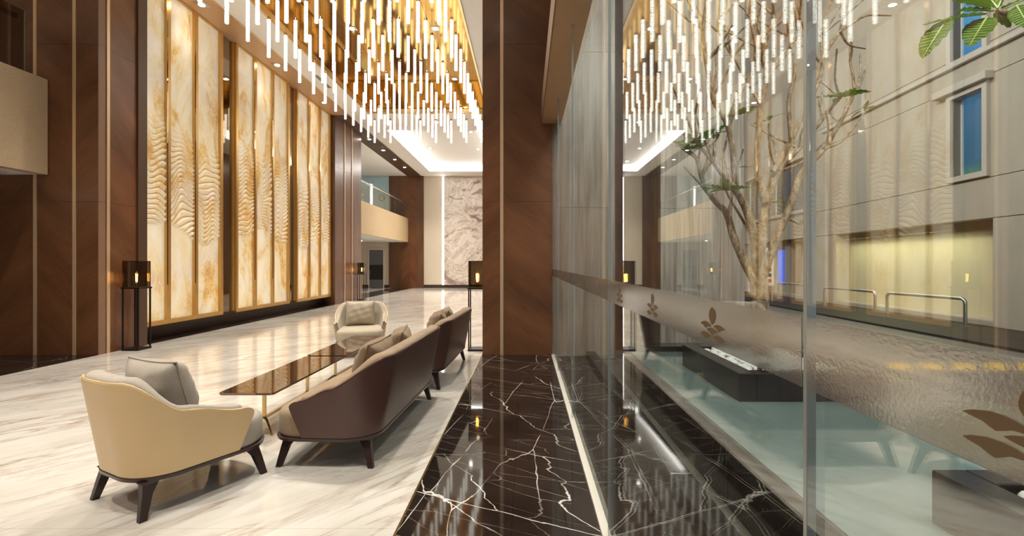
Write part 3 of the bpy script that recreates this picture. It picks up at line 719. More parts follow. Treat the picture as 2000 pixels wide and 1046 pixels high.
def make_seat(name, label, cat, loc, rz, Wd, D, mats, legs, group, bulge=0.03, zarm=0.47, zback=0.70, rb=0.20, q0=0.50, q1=0.84, lean=0.045, tip=(0.45, 0.70)):
    lea, fab, wd = mats
    t_ = thing(name, label, cat, loc, rz, group)
    zr, zs = 0.205, 0.375
    pts = outline(Wd, D, 0.15, rb, bulge)
    finish('base_rim', loft(bmesh.new(), [ring(pts, 0.02, zr - 0.026, Wd, D), ring(pts, -0.006, zr - 0.023, Wd, D), ring(pts, -0.009, zr - 0.005, Wd, D), ring(pts, 0.0, zr, Wd, D)]), wd, t_, True, 50)
    rings = [ring(pts, 0.012, zr, Wd, D), ring(pts, 0.0, zr + 0.02, Wd, D), ring(pts, 0.0, zs - 0.05, Wd, D)]
    for i in range(1, 6):
        a = PI / 2 * i / 5; rings.append(ring(pts, 0.04 * (1 - math.cos(a)), zs - 0.05 + 0.05 * math.sin(a), Wd, D))
    rings += [ring(pts, 0.10, zs + 0.008, Wd, D), ring(pts, 0.20, zs + 0.012, Wd, D), ring(pts, min(D, Wd) * 0.40, zs + 0.014, Wd, D)]
    finish('seat', loft(bmesh.new(), rings), fab, t_, True, 50)
    smp = []
    ns, na, nb = 16, 12, 12
    Ls = D / 2 - rb + D / 2 * tip[0]; total = Ls + rb * PI / 2
    for i in range(ns): smp.append(('s', i / ns, Ls * i / ns / total))
    for i in range(na): smp.append(('a', i / na, (Ls + rb * PI / 2 * i / na) / total))
    for i in range(nb + 1): smp.append(('b', i / nb, 1.0))
    full = [(k, u, q, 1) for (k, u, q) in smp]
    full += [(k, u, q, -1) for (k, u, q) in reversed(smp[:-1]) if not (k == 'b')]
    full = [(k, u, q, 1) for (k, u, q) in smp[:ns + na]] + [('b', i / nb, 1.0, 1) for i in range(nb)] + [('b', 1.0, 1.0, 1)] + [(k, u, q, -1) for (k, u, q) in reversed(smp[:ns + na])]
    def ys(t, back):
        y = -D / 2 * (tip[0] + (tip[1] - tip[0]) * t) + back
        if t > 0.80: y += 0.075 * (1 - math.sqrt(max(0, 1 - ((t - 0.80) / 0.20) ** 2)))
        return y
    def point(s, t, off, back=0.0, dz=0.0):
        k, u, q, sd = s
        zt = zarm + 0.075 * smooth(0, q0 * 1.1, q) + (zback - zarm - 0.075) * smooth(q0, q1, q)
        o = off + t * (0.032 + lean * smooth(0.2, 0.9, q))
        if k == 's':
            y0 = ys(t, back); x, y, nx, ny = Wd / 2, y0 + (D / 2 - rb - y0) * u, 1, 0
        elif k == 'a':
            a = PI / 2 * u; x, y, nx, ny = Wd / 2 - rb + rb * math.cos(a), D / 2 - rb + rb * math.sin(a), math.cos(a), math.sin(a)
        else:
            x, y, nx, ny = (Wd / 2 - rb) * (1 - 2 * u), D / 2, 0, 1
        return (sd * (x + nx * o), y + ny * o, zr + t * (zt - zr) + dz)
    T = [0, 0.15, 0.3, 0.45, 0.6, 0.72, 0.80, 0.86, 0.91, 0.95, 0.98, 1.0]
    bm = bmesh.new(); loops = []
    for s in full: loops.append([point(s, t, 0.006) for t in T] + [point(s, t, -0.012) for t in reversed(T)])
    finish('shell', loft(bm, loops), lea, t_, True, 60)
    bm = bmesh.new(); loops = []
    for s in full:
        p_ = 0.035 + 0.060 * smooth(0.1, 1.0, s[2])
        c = [point(s, t, -0.0125, 0.012) for t in T]
        for i in range(1, 7):
            a = PI * i / 7; c.append(point(s, 1.0, -0.0125 - p_ * (1 - math.cos(a)) / 2, 0.012, 0.024 * math.sin(a)))
        c += [point(s, t, -0.0125 - p_ - 0.03 * (1 - t), 0.012) for t in reversed(T)]
        loops.append(c)
    finish('padding', loft(bm, loops), fab, t_, True, 60)
    # piping along the shell's top edge
    bm = bmesh.new(); tube(bm, [point(s, 1.0, -0.003, 0.0, 0.002) for s in full], 0.006, 6); finish('piping', bm, lea, t_, True, 60)
    for (lx, ly) in ((1, 1), (-1, 1), (1, -1), (-1, -1)):
        x, y = lx * legs[0], ly * legs[1]; tx, ty = lx * (legs[0] - 0.045), ly * (legs[1] - 0.05)
        bm = bmesh.new()
        def rect(cx, cy, z, a, b): return [(cx - a, cy - b, z), (cx + a, cy - b, z), (cx + a, cy + b, z), (cx - a, cy + b, z)]
        loft(bm, [rect(x, y, 0.0, 0.014, 0.017), rect(x * 0.4 + tx * 0.6, y * 0.4 + ty * 0.6, 0.12, 0.018, 0.024), rect(tx, ty, 0.166, 0.022, 0.036), rect(tx, ty, 0.184, 0.026, 0.05)])
        finish('leg', bm, wd, t_)
    return t_
def make_pillow(label, loc, rot, w, h, th, mat, group=None):
    bm = bmesh.new(); n = 16; grids = []
    for sd in (1, -1):
        g = []
        for j in range(n + 1):
            row = []
            for i in range(n + 1):
                u, v = 2 * i / n - 1, 2 * j / n - 1
                f = max(0.0, (1 - abs(u) ** 2.6) * (1 - abs(v) ** 2.6)) ** 0.5
                x = w / 2 * u * (1 - 0.07 * (1 - v * v)); z = h / 2 * v * (1 - 0.07 * (1 - u * u))
                wr_ = 0.006 * math.sin(9 * u + 5 * v) * f + 0.005 * math.sin(13 * v - 4 * u) * f
                row.append(bm.verts.new((x, sd * (th / 2 * f) + wr_, z + h / 2)))
            g.append(row)
        grids.append(g)
        for j in range(n):
            for i in range(n): bm.faces.new((g[j][i], g[j][i + 1], g[j + 1][i + 1], g[j + 1][i]))
    bmesh.ops.remove_doubles(bm, verts=bm.verts, dist=0.0005)
    o = finish('cushion', bm, mat, None, True, 70)
    o.location = loc; o.rotation_euler = rot; tag(o, label, 'cushion', group)
    ed = []
    for (u, v) in [(2 * i / 20 - 1, -1) for i in range(20)] + [(1, 2 * i / 20 - 1) for i in range(20)] + [(1 - 2 * i / 20, 1) for i in range(20)] + [(-1, 1 - 2 * i / 20) for i in range(21)]:
        ed.append((w / 2 * u * (1 - 0.07 * (1 - v * v)), 0, h / 2 * v * (1 - 0.07 * (1 - u * u)) + h / 2))
    bm = tube(bmesh.new(), ed, 0.005, 6); finish('piping', bm, mat, o, True)
    return o
A1 = math.radians(152); A2 = math.radians(16)
def loc_in(base, rz, x, y, z): 
    c, s = math.cos(rz), math.sin(rz); return (base[0] + c * x - s * y, base[1] + s * x + c * y, z)
c1 = (-2.01, 2.86, 0); c2 = (-2.41, 7.12, 0); s1 = (-1.255, 3.90, 0); s2 = (-1.17, 5.83, 0); AS = math.radians(-92.3)
make_seat('armchair', 'cream leather armchair with oatmeal seat, seen from behind near the viewer', 'armchair', c1, A1, 0.56, 0.70, ('cream_leather', 'cream_fabric', 'dark_wood'), (0.255, 0.325), 'low armchairs around the tables', bulge=0.05, zarm=0.45)
make_seat('armchair', 'pale linen armchair facing the viewer beyond the dark glass tables', 'armchair', c2, A2, 0.64, 0.76, ('cream_leather', 'pale_fabric', 'dark_wood'), (0.275, 0.345), 'low armchairs around the tables', bulge=0.05, zarm=0.45)
make_seat('sofa', 'dark brown leather sofa with taupe seat beside the near table', 'sofa', s1, AS, 1.68, 0.66, ('brown_leather', 'taupe_fabric', 'dark_wood'), (0.785, 0.300), 'brown sofas with their backs to the glass', bulge=0.02, zarm=0.44, rb=0.20, q0=0.33, q1=0.86, lean=0.06, tip=(0.38, 0.62))
make_seat('sofa', 'dark brown leather sofa with taupe seat nearer the tall column', 'sofa', s2, AS, 1.66, 0.66, ('brown_leather', 'taupe_fabric', 'dark_wood'), (0.785, 0.300), 'brown sofas with their backs to the glass', bulge=0.02, zarm=0.44, rb=0.20, q0=0.33, q1=0.86, lean=0.06, tip=(0.38, 0.62))
make_pillow('grey-beige cushion on the cream armchair nearest the viewer', loc_in(c1, A1, 0.0, 0.06, 0.385), (math.radians(-16), 0, A1 + 0.10), 0.42, 0.40, 0.25, 'grey_pillow', 'cushions on the lounge seats')
make_pillow('square linen cushion on the pale armchair facing the viewer', loc_in(c2, A2, -0.02, 0.13, 0.385), (math.radians(-14), 0, A2), 0.42, 0.37, 0.20, 'pale_fabric', 'cushions on the lounge seats')
for (b, x, nm) in ((s1, 0.12, 'taupe cushion nearer the viewer on the nearer brown sofa'), (s1, -0.50, 'taupe cushion at the far part of the nearer brown sofa'), (s2, -0.10, 'taupe cushion nearer the viewer on the brown sofa by the column'), (s2, -0.54, 'taupe cushion nearest the column on the farther brown sofa')):
    make_pillow(nm, loc_in(b, AS, x, 0.02, 0.39), (math.radians(-20), 0.05, AS + (0.18 if x < 0 else -0.08)), 0.42, 0.35, 0.22, 'taupe_pillow', 'cushions on the lounge seats')

# ------------------------------------------------------------------ coffee tables
def table(y0, y1, z, ylegs, label):
    xa, xb = -2.245, -1.84
    t_ = thing('coffee_table', label, 'table', ((xa + xb) / 2, (y0 + y1) / 2, 0), 0, 'low tables between the seats')
    cx, cy = (xa + xb) / 2, (y0 + y1) / 2
    hw, hl = (xb - xa) / 2, (y1 - y0) / 2
    r = 0.03; pts = []
    for (sx, sy, a0) in ((1, -1, -PI / 2), (1, 1, 0), (-1, 1, PI / 2), (-1, -1, PI)):
        for i in range(6):
            a = a0 + PI / 2 * i / 5; pts.append((sx * (hw - r) + r * math.cos(a), sy * (hl - r) + r * math.sin(a)))
    finish('table_top', loft(bmesh.new(), [[(p[0], p[1], z - 0.010) for p in pts], [(p[0], p[1], z) for p in pts]]), 'brown_glass', t_)
    finish('top_edge', loft(bmesh.new(), [[(p[0] * 0.985, p[1] * 0.995, z - 0.016) for p in pts], [(p[0], p[1], z - 0.0101) for p in pts]]), 'black_metal', t_)
    zj = 0.095
    for k, yl in enumerate(ylegs):
        part('leg', t_, 'brass', -0.011, 0.011, yl - cy - 0.011, yl - cy + 0.011, zj, z - 0.016)
        part('mount', t_, 'brass', -0.05, 0.05, yl - cy - 0.03, yl - cy + 0.03, z - 0.021, z - 0.0161)
        sg = -1 if k == 0 else 1
        for sx in (-1, 1):
            bm = tube(bmesh.new(), [(0, yl - cy, zj + 0.012), (sx * 0.03, yl - cy + sg * 0.025, zj - 0.004), (sx * 0.13, yl - cy + sg * 0.13, 0.008)], [0.011, 0.011, 0.008], 6); finish('foot', bm, 'brass', t_, True)
    part('stretcher', t_, 'brass', -0.008, 0.008, ylegs[0] - cy, ylegs[1] - cy, zj - 0.004, zj + 0.014)
table(3.54, 4.95, 0.36, (3.80, 4.55), 'low table with bronze mirror-glass top beside the near armchair')
table(4.97, 6.36, 0.365, (5.22, 6.00), 'low table with bronze mirror-glass top before the far armchair')

# ------------------------------------------------------------------ lantern floor lamps
def lantern(x, y, label):
    t_ = thing('floor_lamp', label, 'floor lamp', (x, y, 0), 0, 'black lantern floor lamps')
    h = 0.115
    part('base', t_, 'black_metal', -h - 0.015, h + 0.015, -h - 0.015, h + 0.015, 0, 0.03, bev=0.003)
    for sx in (-1, 1):
        for sy in (-1, 1):
            part('post', t_, 'black_metal', sx * h - 0.009, sx * h + 0.009, sy * h - 0.009, sy * h + 0.009, 0.03, 0.925)
            part('frame_bar', t_, 'black_metal', sx * h - 0.005, sx * h + 0.005, sy * h - 0.005, sy * h + 0.005, 0.95, 1.34)
    part('shelf', t_, 'black_metal', -h - 0.02, h + 0.02, -h - 0.02, h + 0.02, 0.925, 0.95, bev=0.003)
    for (a, b, c, d) in ((-h, h, -h - 0.003, -h + 0.001), (-h, h, h - 0.001, h + 0.003), (-h - 0.003, -h + 0.001, -h, h), (h - 0.001, h + 0.003, -h, h)):
        part('glass_side', t_, 'smoke_glass', a, b, c, d, 0.952, 1.335)
        part('top_bar', t_, 'black_metal', a - 0.003, b + 0.003, c - 0.002, d + 0.002, 1.335, 1.345)
    finish('socket', lathe(bmesh.new(), [(0.022, 0.95), (0.022, 1.00), (0.016, 1.01)], 12), 'brass', t_, True)
    bl = finish('bulb', lathe(bmesh.new(), [(0.014, 1.01), (0.03, 1.04), (0.036, 1.09), (0.032, 1.15), (0.016, 1.185), (0.004, 1.19)], 14), 'bulb_glass', t_, True)
    for k in range(4):
        a = k * PI / 2
        finish('filament', tube(bmesh.new(), [(0.010 * math.cos(a), 0.010 * math.sin(a), 1.03), (0.016 * math.cos(a), 0.016 * math.sin(a), 1.15)], 0.0035, 5), 'filament', bl)
    return t_
lantern(-5.92, 7.40, 'black lantern floor lamp against the pilaster before the onyx wall')
lantern(-0.735, 7.36, 'black lantern floor lamp half hidden by the tall column')
lantern(-5.92, 17.55, 'distant lantern floor lamp at the far pilaster')

# ------------------------------------------------------------------ outside
gr = part('ground', None, 'drive', XG + 0.01, 40, -8, 60, -0.40, -0.045); tag(gr, 'grey drive paving outside the glass', 'ground', kind='structure')
ow = thing('floor_terrace', 'black granite paving strip outside along the glass', 'paving', (0, 0, 0), kind='structure')
for k in range(8): part('paving_slab', ow, 'bmarble_plain', 0.41, 0.853, -1.2 + k * 1.02, -1.2 + (k + 1) * 1.02 - 0.004, -0.05, -0.004)
kb = thing('trim_6', 'low black granite kerb before the raised pool', 'kerb', (0, 0, 0), kind='structure')
for k in range(8): part('kerb_stone', kb, 'granite_fine', 0.855, 0.985, -1.2 + k * 1.02, -1.2 + (k + 1) * 1.02 - 0.004, -0.05, 0.062, bev=0.004)
gt = part('trim_7', None, 'dark_void', 0.985, 1.12, -1.2, 6.9, -0.08, -0.06); tag(gt, 'dark overflow gutter beside the raised pool', 'gutter', kind='structure')
pw = thing('pool', 'raised black stone pool with shallow turquoise water beside the glass', 'pool', (0, 0, 0), kind='structure')
ZW = 0.345
for k in range(5): part('side_slab', pw, 'bmarble_plain', 1.12, 1.16, -1.2 + k * 1.3, -1.2 + (k + 1) * 1.3 - 0.004, -0.06, ZW - 0.004)
part('end_wall', pw, 'granite_fine', 1.12, 3.4, 5.3, 5.56, -0.06, 0.40)
part('outer_wall', pw, 'granite_fine', 3.25, 3.4, -1.2, 5.3, -0.06, 0.38)
part('basin', pw, 'bmarble_plain', 1.16, 3.25, -1.2, 5.3, -0.06, 0.30)
part('water', pw, 'water', 1.135, 3.25, -1.2, 5.3, 0.30, ZW)

# stone piers
st = finish('pier', B(XG + 0.012, 1.23, YC - 0.02, 7.65, -0.04, 7), 'dark_void'); tag(st, 'grey vein-stone outer pier against the glass end', 'pier', kind='structure')
for k, (z0, z1) in enumerate(((-0.04, 2.1), (2.1, 4.3), (4.3, 7.0))):
    part('stone_slab', st, 'vein_stone', XG + 0.012, 1.232, YC - 0.05, YC - 0.02, z0 + 0.002, z1 - 0.002); part('stone_slab', st, 'vein_stone', 1.23, 1.262, YC - 0.05, 7.65, z0 + 0.002, z1 - 0.002)
st2 = finish('pier', B(1.97, 3.12, 7.03, 7.9, -0.05, 7), 'dark_void'); tag(st2, 'grey vein-stone pier standing beyond the raised pool', 'pier', kind='structure')
for k, (z0, z1) in enumerate(((-0.05, 2.1), (2.1, 4.3), (4.3, 7.0))):
    for (x0, x1) in ((1.94, 2.55), (2.55, 3.15)): part('stone_slab', st2, 'vein_stone', x0 + 0.001, x1 - 0.001, 7.0, 7.03, z0 + 0.002, z1 - 0.002)
    part('stone_slab', st2, 'vein_stone', 3.12, 3.15, 7.03, 7.9, z0 + 0.002, z1 - 0.002); part('stone_slab', st2, 'vein_stone', 1.94, 1.97, 7.03, 7.9, z0 + 0.002, z1 - 0.002)
ov = part('wall_outer', None, 'dark_void', 1.26, 1.97, 7.6, 7.8, -0.05, 7); tag(ov, 'dark recess wall between the two stone piers', 'wall', kind='structure')

# planters
def planter(x0, x1, y0, y1, z0, z1, label, tw=0.12, tf=0.12):
    t_ = thing('planter', label, 'planter', ((x0 + x1) / 2, (y0 + y1) / 2, z0), 0, 'black granite tree planters')
    hx, hy, h = (x1 - x0) / 2, (y1 - y0) / 2, z1 - z0
    part('side', t_, 'granite_fine', -hx, -hx + tw, -hy, hy, 0, h, bev=0.004); part('side', t_, 'granite_fine', hx - tw, hx, -hy, hy, 0, h, bev=0.004)
    part('side', t_, 'granite_fine', -hx + tw, hx - tw, -hy, -hy + tw, 0, h, bev=0.004); part('side', t_, 'granite_fine', -hx + tw, hx - tw, hy - tf, hy, 0, h, bev=0.004)
    part('soil', t_, 'soil', -hx + tw, hx - tw, -hy + tw, hy - tf, 0, h - 0.05)
    return t_
ZP = 0.54
planter(1.48, 2.50, 3.37, 4.60, ZW, ZP, 'black granite planter with the bare tree, standing in the pool')
planter(1.50, 2.52, 0.45, 1.80, ZW, ZP, 'black granite planter at the viewer end of the pool')
peb = []
for k in range(5):
    bm = bmesh.new(); bmesh.ops.create_icosphere(bm, subdivisions=2, radius=0.04)
    for v in bm.verts:
        n_ = 1 + 0.12 * math.sin(40 * v.co.x + k * 2) + 0.10 * math.sin(55 * v.co.y + k)
        v.co = Vector((v.co.x * n_ * 1.25, v.co.y * n_, v.co.z * 0.62))
    o = finish('pebble', bm, 'pebble', None, True, 80); peb.append(o)
used = [False] * 5
def pebbles(x0, x1, y0, y1, z, step, label, group):
    nx, ny = int((x1 - x0) / step), int((y1 - y0) / step)
    for i in range(nx):
        for j in range(ny):
            k = rnd.randrange(5)
            if not used[k]: o = peb[k]; used[k] = True
            else: o = peb[k].copy(); C.objects.link(o)
            o.location = (x0 + step * (i + 0.5) + rnd.uniform(-.018, .018), y0 + step * (j + 0.5) + rnd.uniform(-.018, .018), z + rnd.uniform(0.0, 0.016))
            o.rotation_euler = (rnd.uniform(-.2, .2), rnd.uniform(-.2, .2), rnd.uniform(0, 6)); s_ = rnd.uniform(0.8, 1.12); o.scale = (s_, s_, s_)
            tag(o, label, 'pebble', group)
pebbles(1.61, 2.38, 3.50, 4.47, ZP - 0.035, 0.088, 'smooth white pebble lying in the planter of the bare tree', 'white pebbles in the bare tree planter')
pebbles(1.63, 2.40, 0.60, 1.67, ZP - 0.035, 0.088, 'smooth white pebble lying in the planter at the viewer end', 'white pebbles in the nearer planter')

# trees
def branch(bm, pts, r0, r1, wob=0.012):
    ps = [Vector(p) for p in pts]; out_ = []
    for a, b in zip(ps, ps[1:]):
        for i in range(4): out_.append(a.lerp(b, i / 4))
    out_.append(ps[-1])
    for i in range(2, len(out_) - 1): out_[i] = out_[i] + Vector((rnd.uniform(-1, 1), rnd.uniform(-1, 1), rnd.uniform(-1, 1))) * wob
    # soften corners
    for _ in range(2):
        for i in range(1, len(out_) - 1): out_[i] = (out_[i - 1] + out_[i] * 2 + out_[i + 1]) / 4
    n = len(out_); tube(bm, out_, [r0 + (r1 - r0) * i / (n - 1) for i in range(n)], 9)
    return out_
def make_leaf(length, width, mat, parent, loc, direction, droop=0.25, roll=0.0, vein=False):
    bm = bmesh.new(); n = 12; rows = []
    for j in range(n + 1):
        t = j / n; w = width / 2 * (math.sin(PI * t ** 0.85) ** 0.75 if 0 < t < 1 else 0.02)
        zc = -droop * length * t * t
        rows.append([bm.verts.new((u * w, length * t, zc + 0.22 * abs(u) * w + 0.006 * math.sin(t * 40) * abs(u))) for u in (-1, -0.5, 0, 0.5, 1)])
    for j in range(n):
        for i in range(4): bm.faces.new((rows[j][i], rows[j][i + 1], rows[j + 1][i + 1], rows[j + 1][i]))
    r = bmesh.ops.solidify(bm, geom=bm.faces[:], thickness=0.002)
    o = finish('leaf', bm, mat, parent, True, 60)
    d = Vector(direction).normalized(); q = d.to_track_quat('Y', 'Z')
    o.rotation_mode = 'QUATERNION'; o.rotation_quaternion = q @ Matrix.Rotation(roll, 3, 'Y').to_quaternion(); o.location = loc
    if vein:
        b2 = tube(bmesh.new(), [(0, length * k / 8, -droop * length * (k / 8) ** 2 + 0.003) for k in range(9)], [0.006 * (1 - k / 9.5) for k in range(9)], 5)
        for k in range(2, 11):
            t = k / 12.0; w = width / 2 * math.sin(PI * t ** 0.85) ** 0.75 * 0.85
            for sd in (-1, 1): tube(b2, [(0, length * t, -droop * length * t * t + 0.003), (sd * w, length * (t + 0.07), -droop * length * (t + .07) ** 2 + 0.22 * w + 0.004)], 0.0012, 3)
        finish('midrib', b2, 'vein', o)
    return o
DT = 4.05
def PP(px, py, dd=0.0): return P(px, py, DT + dd)
t1 = thing('tree', 'bare branching tree with few leaves rising from the pebbled planter', 'tree', (2.02, DT, ZP - 0.08))
base = Vector((2.02, DT, ZP - 0.08))
bm = bmesh.new()
BR = [
    ([(1492, 700), (1488, 640), (1484, 590), (1480, 540)], 0.105, 0.085, 0),
    ([(1478, 560), (1450, 505), (1432, 462), (1422, 415), (1390, 388), (1370, 345), (1364, 312), (1342, 292)], 0.050, 0.016, 0.15),
    ([(1484, 550), (1476, 490), (1470, 430), (1440, 375), (1402, 330), (1362, 280)], 0.062, 0.016, -0.2),
    ([(1438, 372), (1432, 300), (1424, 245), (1390, 190), (1378, 120), (1370, 55), (1382, -20)], 0.034, 0.016, -0.15),
    ([(1426, 235), (1444, 195), (1470, 150), (1478, 90), (1462, 30), (1470, -30)], 0.022, 0.010, -0.3),
    ([(1482, 545), (1486, 470), (1492, 400), (1516, 330), (1560, 290), (1606, 235), (1640, 190)], 0.064, 0.014, 0.1),
    ([(1490, 540), (1522, 450), (1545, 400), (1562, 335), (1612, 290), (1640, 240), (1672, 180), (1660, 120)], 0.046, 0.012, 0.35),
    ([(1494, 395), (1478, 330), (1480, 260), (1484, 205), (1500, 150), (1490, 95), (1512, 30), (1505, -20)], 0.040, 0.012, 0.0),
    ([(1510, 335), (1545, 275), (1580, 200), (1600, 120), (1640, 60), (1690, 28), (1740, 30)], 0.030, 0.009, 0.3),
    ([(1545, 270), (1538, 200), (1556, 140), (1540, 70), (1562, 10), (1560, -30)], 0.024, 0.010, 0.1),
    ([(1582, 200), (1610, 130), (1600, 70), (1625, 0)], 0.020, 0.010, 0.4),
    ([(1500, 150), (1530, 100), (1560, 70), (1590, 20)], 0.018, 0.009, 0.2),
    ([(1486, 205), (1460, 160), (1432, 110), (1400, 60), (1405, 0)], 0.020, 0.009, 0.25),
    ([(1404, 330), (1420, 270), (1432, 225)], 0.016, 0.010, 0.1),
    ([(1422, 415), (1432, 380), (1436, 330)], 0.018, 0.012, 0.3),
    ([(1370, 345), (1385, 300), (1400, 262)], 0.014, 0.010, 0.0),
    ([(1474, 470), (1440, 415), (1418, 372)], 0.016, 0.010, -0.1),
    ([(1640, 60), (1655, 90), (1690, 95)], 0.014, 0.008, 0.45),
    ([(1610, 290), (1650, 275), (1690, 215)], 0.016, 0.008, 0.5),
    ([(1516, 330), (1540, 330), (1585, 305), (1625, 262)], 0.020, 0.010, 0.3),
    ([(1478, 90), (1500, 60), (1530, 40)], 0.014, 0.008, -0.2),
]
for (pl, r0, r1, dd) in BR:
    n = len(pl); branch(bm, [PP(px, py, dd * (i / (n - 1))) - base for i, (px, py) in enumerate(pl)], r0 * 0.78, r1 * 0.8, 0.010)
tw = random.Random(21)
for (pl, r0, r1, dd) in BR[1:14]:
    n = len(pl)
    for i in range(max(2, n // 2), n):
        for _ in range(2):
            p0 = PP(pl[i][0], pl[i][1], dd * (i / (n - 1))) - base
            if p0.z > 3.0: continue
            d = Vector((tw.uniform(-1, 1), tw.uniform(-1, 1), tw.uniform(0.5, 1.4))).normalized(); ln = tw.uniform(0.22, 0.55)
            e = d + Vector((tw.uniform(-.5, .5), tw.uniform(-.5, .5), 0.35))
            branch(bm, [p0, p0 + d * ln * 0.5, p0 + d * ln * 0.5 + e.normalized() * ln * 0.5], 0.011, 0.007, 0.004)
finish('trunk', bm, 'bark', t1, True, 70)
def cluster(px, py, dd, n, ln, spread=1.0, up=0.35):
    ln *= 1.35
    p0 = PP(px, py, dd) - base
    for k in range(n):
        a = 2 * PI * k / n + rnd.uniform(-.4, .4)
        make_leaf(ln * rnd.uniform(.75, 1.15), ln * 0.34, 'leaf', t1, p0, (math.cos(a) * spread, math.sin(a) * spread, up + rnd.uniform(-.3, .4)), rnd.uniform(.1, .35), rnd.uniform(-.5, .5))
for (px, py, dd, n, ln) in ((1342, 292, 0.15, 6, 0.14), (1362, 280, -0.2, 5, 0.15), (1432, 225, 0.1, 6, 0.15), (1400, 262, 0.0, 4, 0.13), (1418, 372, -0.1, 7, 0.16), (1436, 330, 0.3, 4, 0.11), (1640, 190, 0.1, 5, 0.15), (1500, 235, 0.05, 3, 0.10), (1690, 215, 0.5, 3, 0.10), (1560, 440, 0.3, 2, 0.12), (1505, 395, 0.1, 2, 0.10)):
    cluster(px, py, dd, n, ln)
t2 = thing('tree', 'leafy branch of the second tree reaching in over the drive', 'tree', (2.05, 1.12, ZP - 0.08))
b2_ = Vector((2.05, 1.12, ZP - 0.08))
bm = bmesh.new()
tip = P(1948, 20, 2.55)
branch(bm, [(0, 0, 0), (0.06, 0.02, 0.7), (0.12, 0.1, 1.35), (0.35, 0.5, 1.8), tuple(P(2080, 45, 2.4) - b2_), tuple(P(2000, 36, 2.5) - b2_), tuple(tip - b2_)], 0.075, 0.012, 0.006)
branch(bm, [(0.08, 0.05, 1.0), (0.5, -0.3, 1.7), (0.7, -0.5, 2.4)], 0.05, 0.02)
finish('trunk', bm, 'bark', t2, True, 70)
for (tx, ty, td, sx, sy, sd, wd) in ((1803, 40, 2.50, 1925, 28, 2.55, 0.085), (1800, 108, 2.42, 1852, 36, 2.52, 0.12), (1893, 86, 2.45, 1928, 34, 2.55, 0.13), (1848, -8, 2.6, 1935, 18, 2.55, 0.13), (1905, -40, 2.7, 1948, 18, 2.55, 0.11), (1972, 48, 2.75, 1946, 22, 2.56, 0.06), (1975, -45, 2.6, 1950, 15, 2.56, 0.09), (2030, -18, 2.75, 1955, 22, 2.56, 0.10), (2010, 50, 2.35, 1985, 12, 2.5, 0.10), (1868, 18, 2.72, 1940, 22, 2.56, 0.09)):
    a = P(sx, sy, sd) - b2_; b = P(tx, ty, td) - b2_
    make_leaf((b - a).length, wd, 'leaf_big', t2, a, b - a, 0.06, rnd.uniform(-.35, .35), True)

up = thing('uplight', 'small black spot lamp lying by the pebbles in the planter of the tree', 'spot lamp', (1.74, 3.56, ZP - 0.05))
part('body', up, 'black_metal', -0.035, 0.035, -0.03, 0.03, 0.02, 0.085, bev=0.006); part('bracket', up, 'black_metal', -0.045, 0.045, -0.012, 0.012, 0.0, 0.02); part('lamp_glass', up, 'grey_door', -0.025, 0.025, -0.02, 0.02, 0.085, 0.09)

# drive and rails
gk = thing('trim_8', 'dark granite pavement strip before the building across the drive', 'pavement', (7.2, 0, -0.045), math.radians(-2.4), kind='structure')
for k in range(13): part('paving_slab', gk, 'granite', 0, 2.9, 3 + k * 1.8, 3 + (k + 1) * 1.8 - 0.01, 0, 0.045)
lw_ = thing('low_wall', 'low black granite ledge running out from the pool across the drive', 'ledge', (4.55, 4.33, -0.045))
for k in range(4): part('coping_stone', lw_, 'granite_fine', -1.15 + k * 0.6, -1.15 + (k + 1) * 0.6 - 0.004, -0.16, 0.16, 0, 0.425, bev=0.005)
for k in range(6):
    bm = lathe(bmesh.new(), [(0.07, 0.0), (0.075, 0.012), (0.06, 0.034), (0.02, 0.042)], 16); bmesh.ops.scale(bm, vec=(1.25, 0.8, 1), verts=bm.verts)
    o = finish('ledge_marker', bm, 'yellow', None, True); o.location = (3.30 + k * 0.285, 4.30, 0.381)  # unidentified yellow marks, built as emitting domes
    tag(o, f'glowing yellow marker on the granite ledge, {ORD[k]} from the pool', 'marker', 'yellow markers on the ledge')
def rail(xa, ya, xb, yb, h, label):
    t_ = thing('bike_rail', label, 'rail', ((xa + xb) / 2, (ya + yb) / 2, 0), 0, 'steel hoop rails')
    A = Vector((xa - (xa + xb) / 2, ya - (ya + yb) / 2, 0)); Bv = -A; d = (Bv - A).normalized(); r = 0.10
    pts = [A, A + Vector((0, 0, h - r))]
    for i in range(1, 6): a = PI / 2 * i / 5; pts.append(A + d * (r - r * math.cos(a)) + Vector((0, 0, h - r + r * math.sin(a))))
    for i in range(0, 6): a = PI / 2 * (1 - i / 5); pts.append(Bv - d * (r - r * math.cos(a)) + Vector((0, 0, h - r + r * math.sin(a))))
    pts.append(Bv)
    finish('hoop', tube(bmesh.new(), pts, 0.035, 10), 'steel', t_, True, 60)
    for q in (A, Bv): finish('foot_plate', lathe(bmesh.new(), [(0.07, 0.0), (0.07, 0.012)], 14, q), 'steel', t_)
rail(9.08, 10.05, 8.95, 12.05, 0.58, 'steel hoop rail nearest the viewer across the drive')
rail(9.05, 12.6, 9.15, 14.9, 0.58, 'second steel hoop rail before the lit alcove')
rail(9.35, 16.2, 9.5, 18.3, 0.60, 'third steel hoop rail beside the far passage')

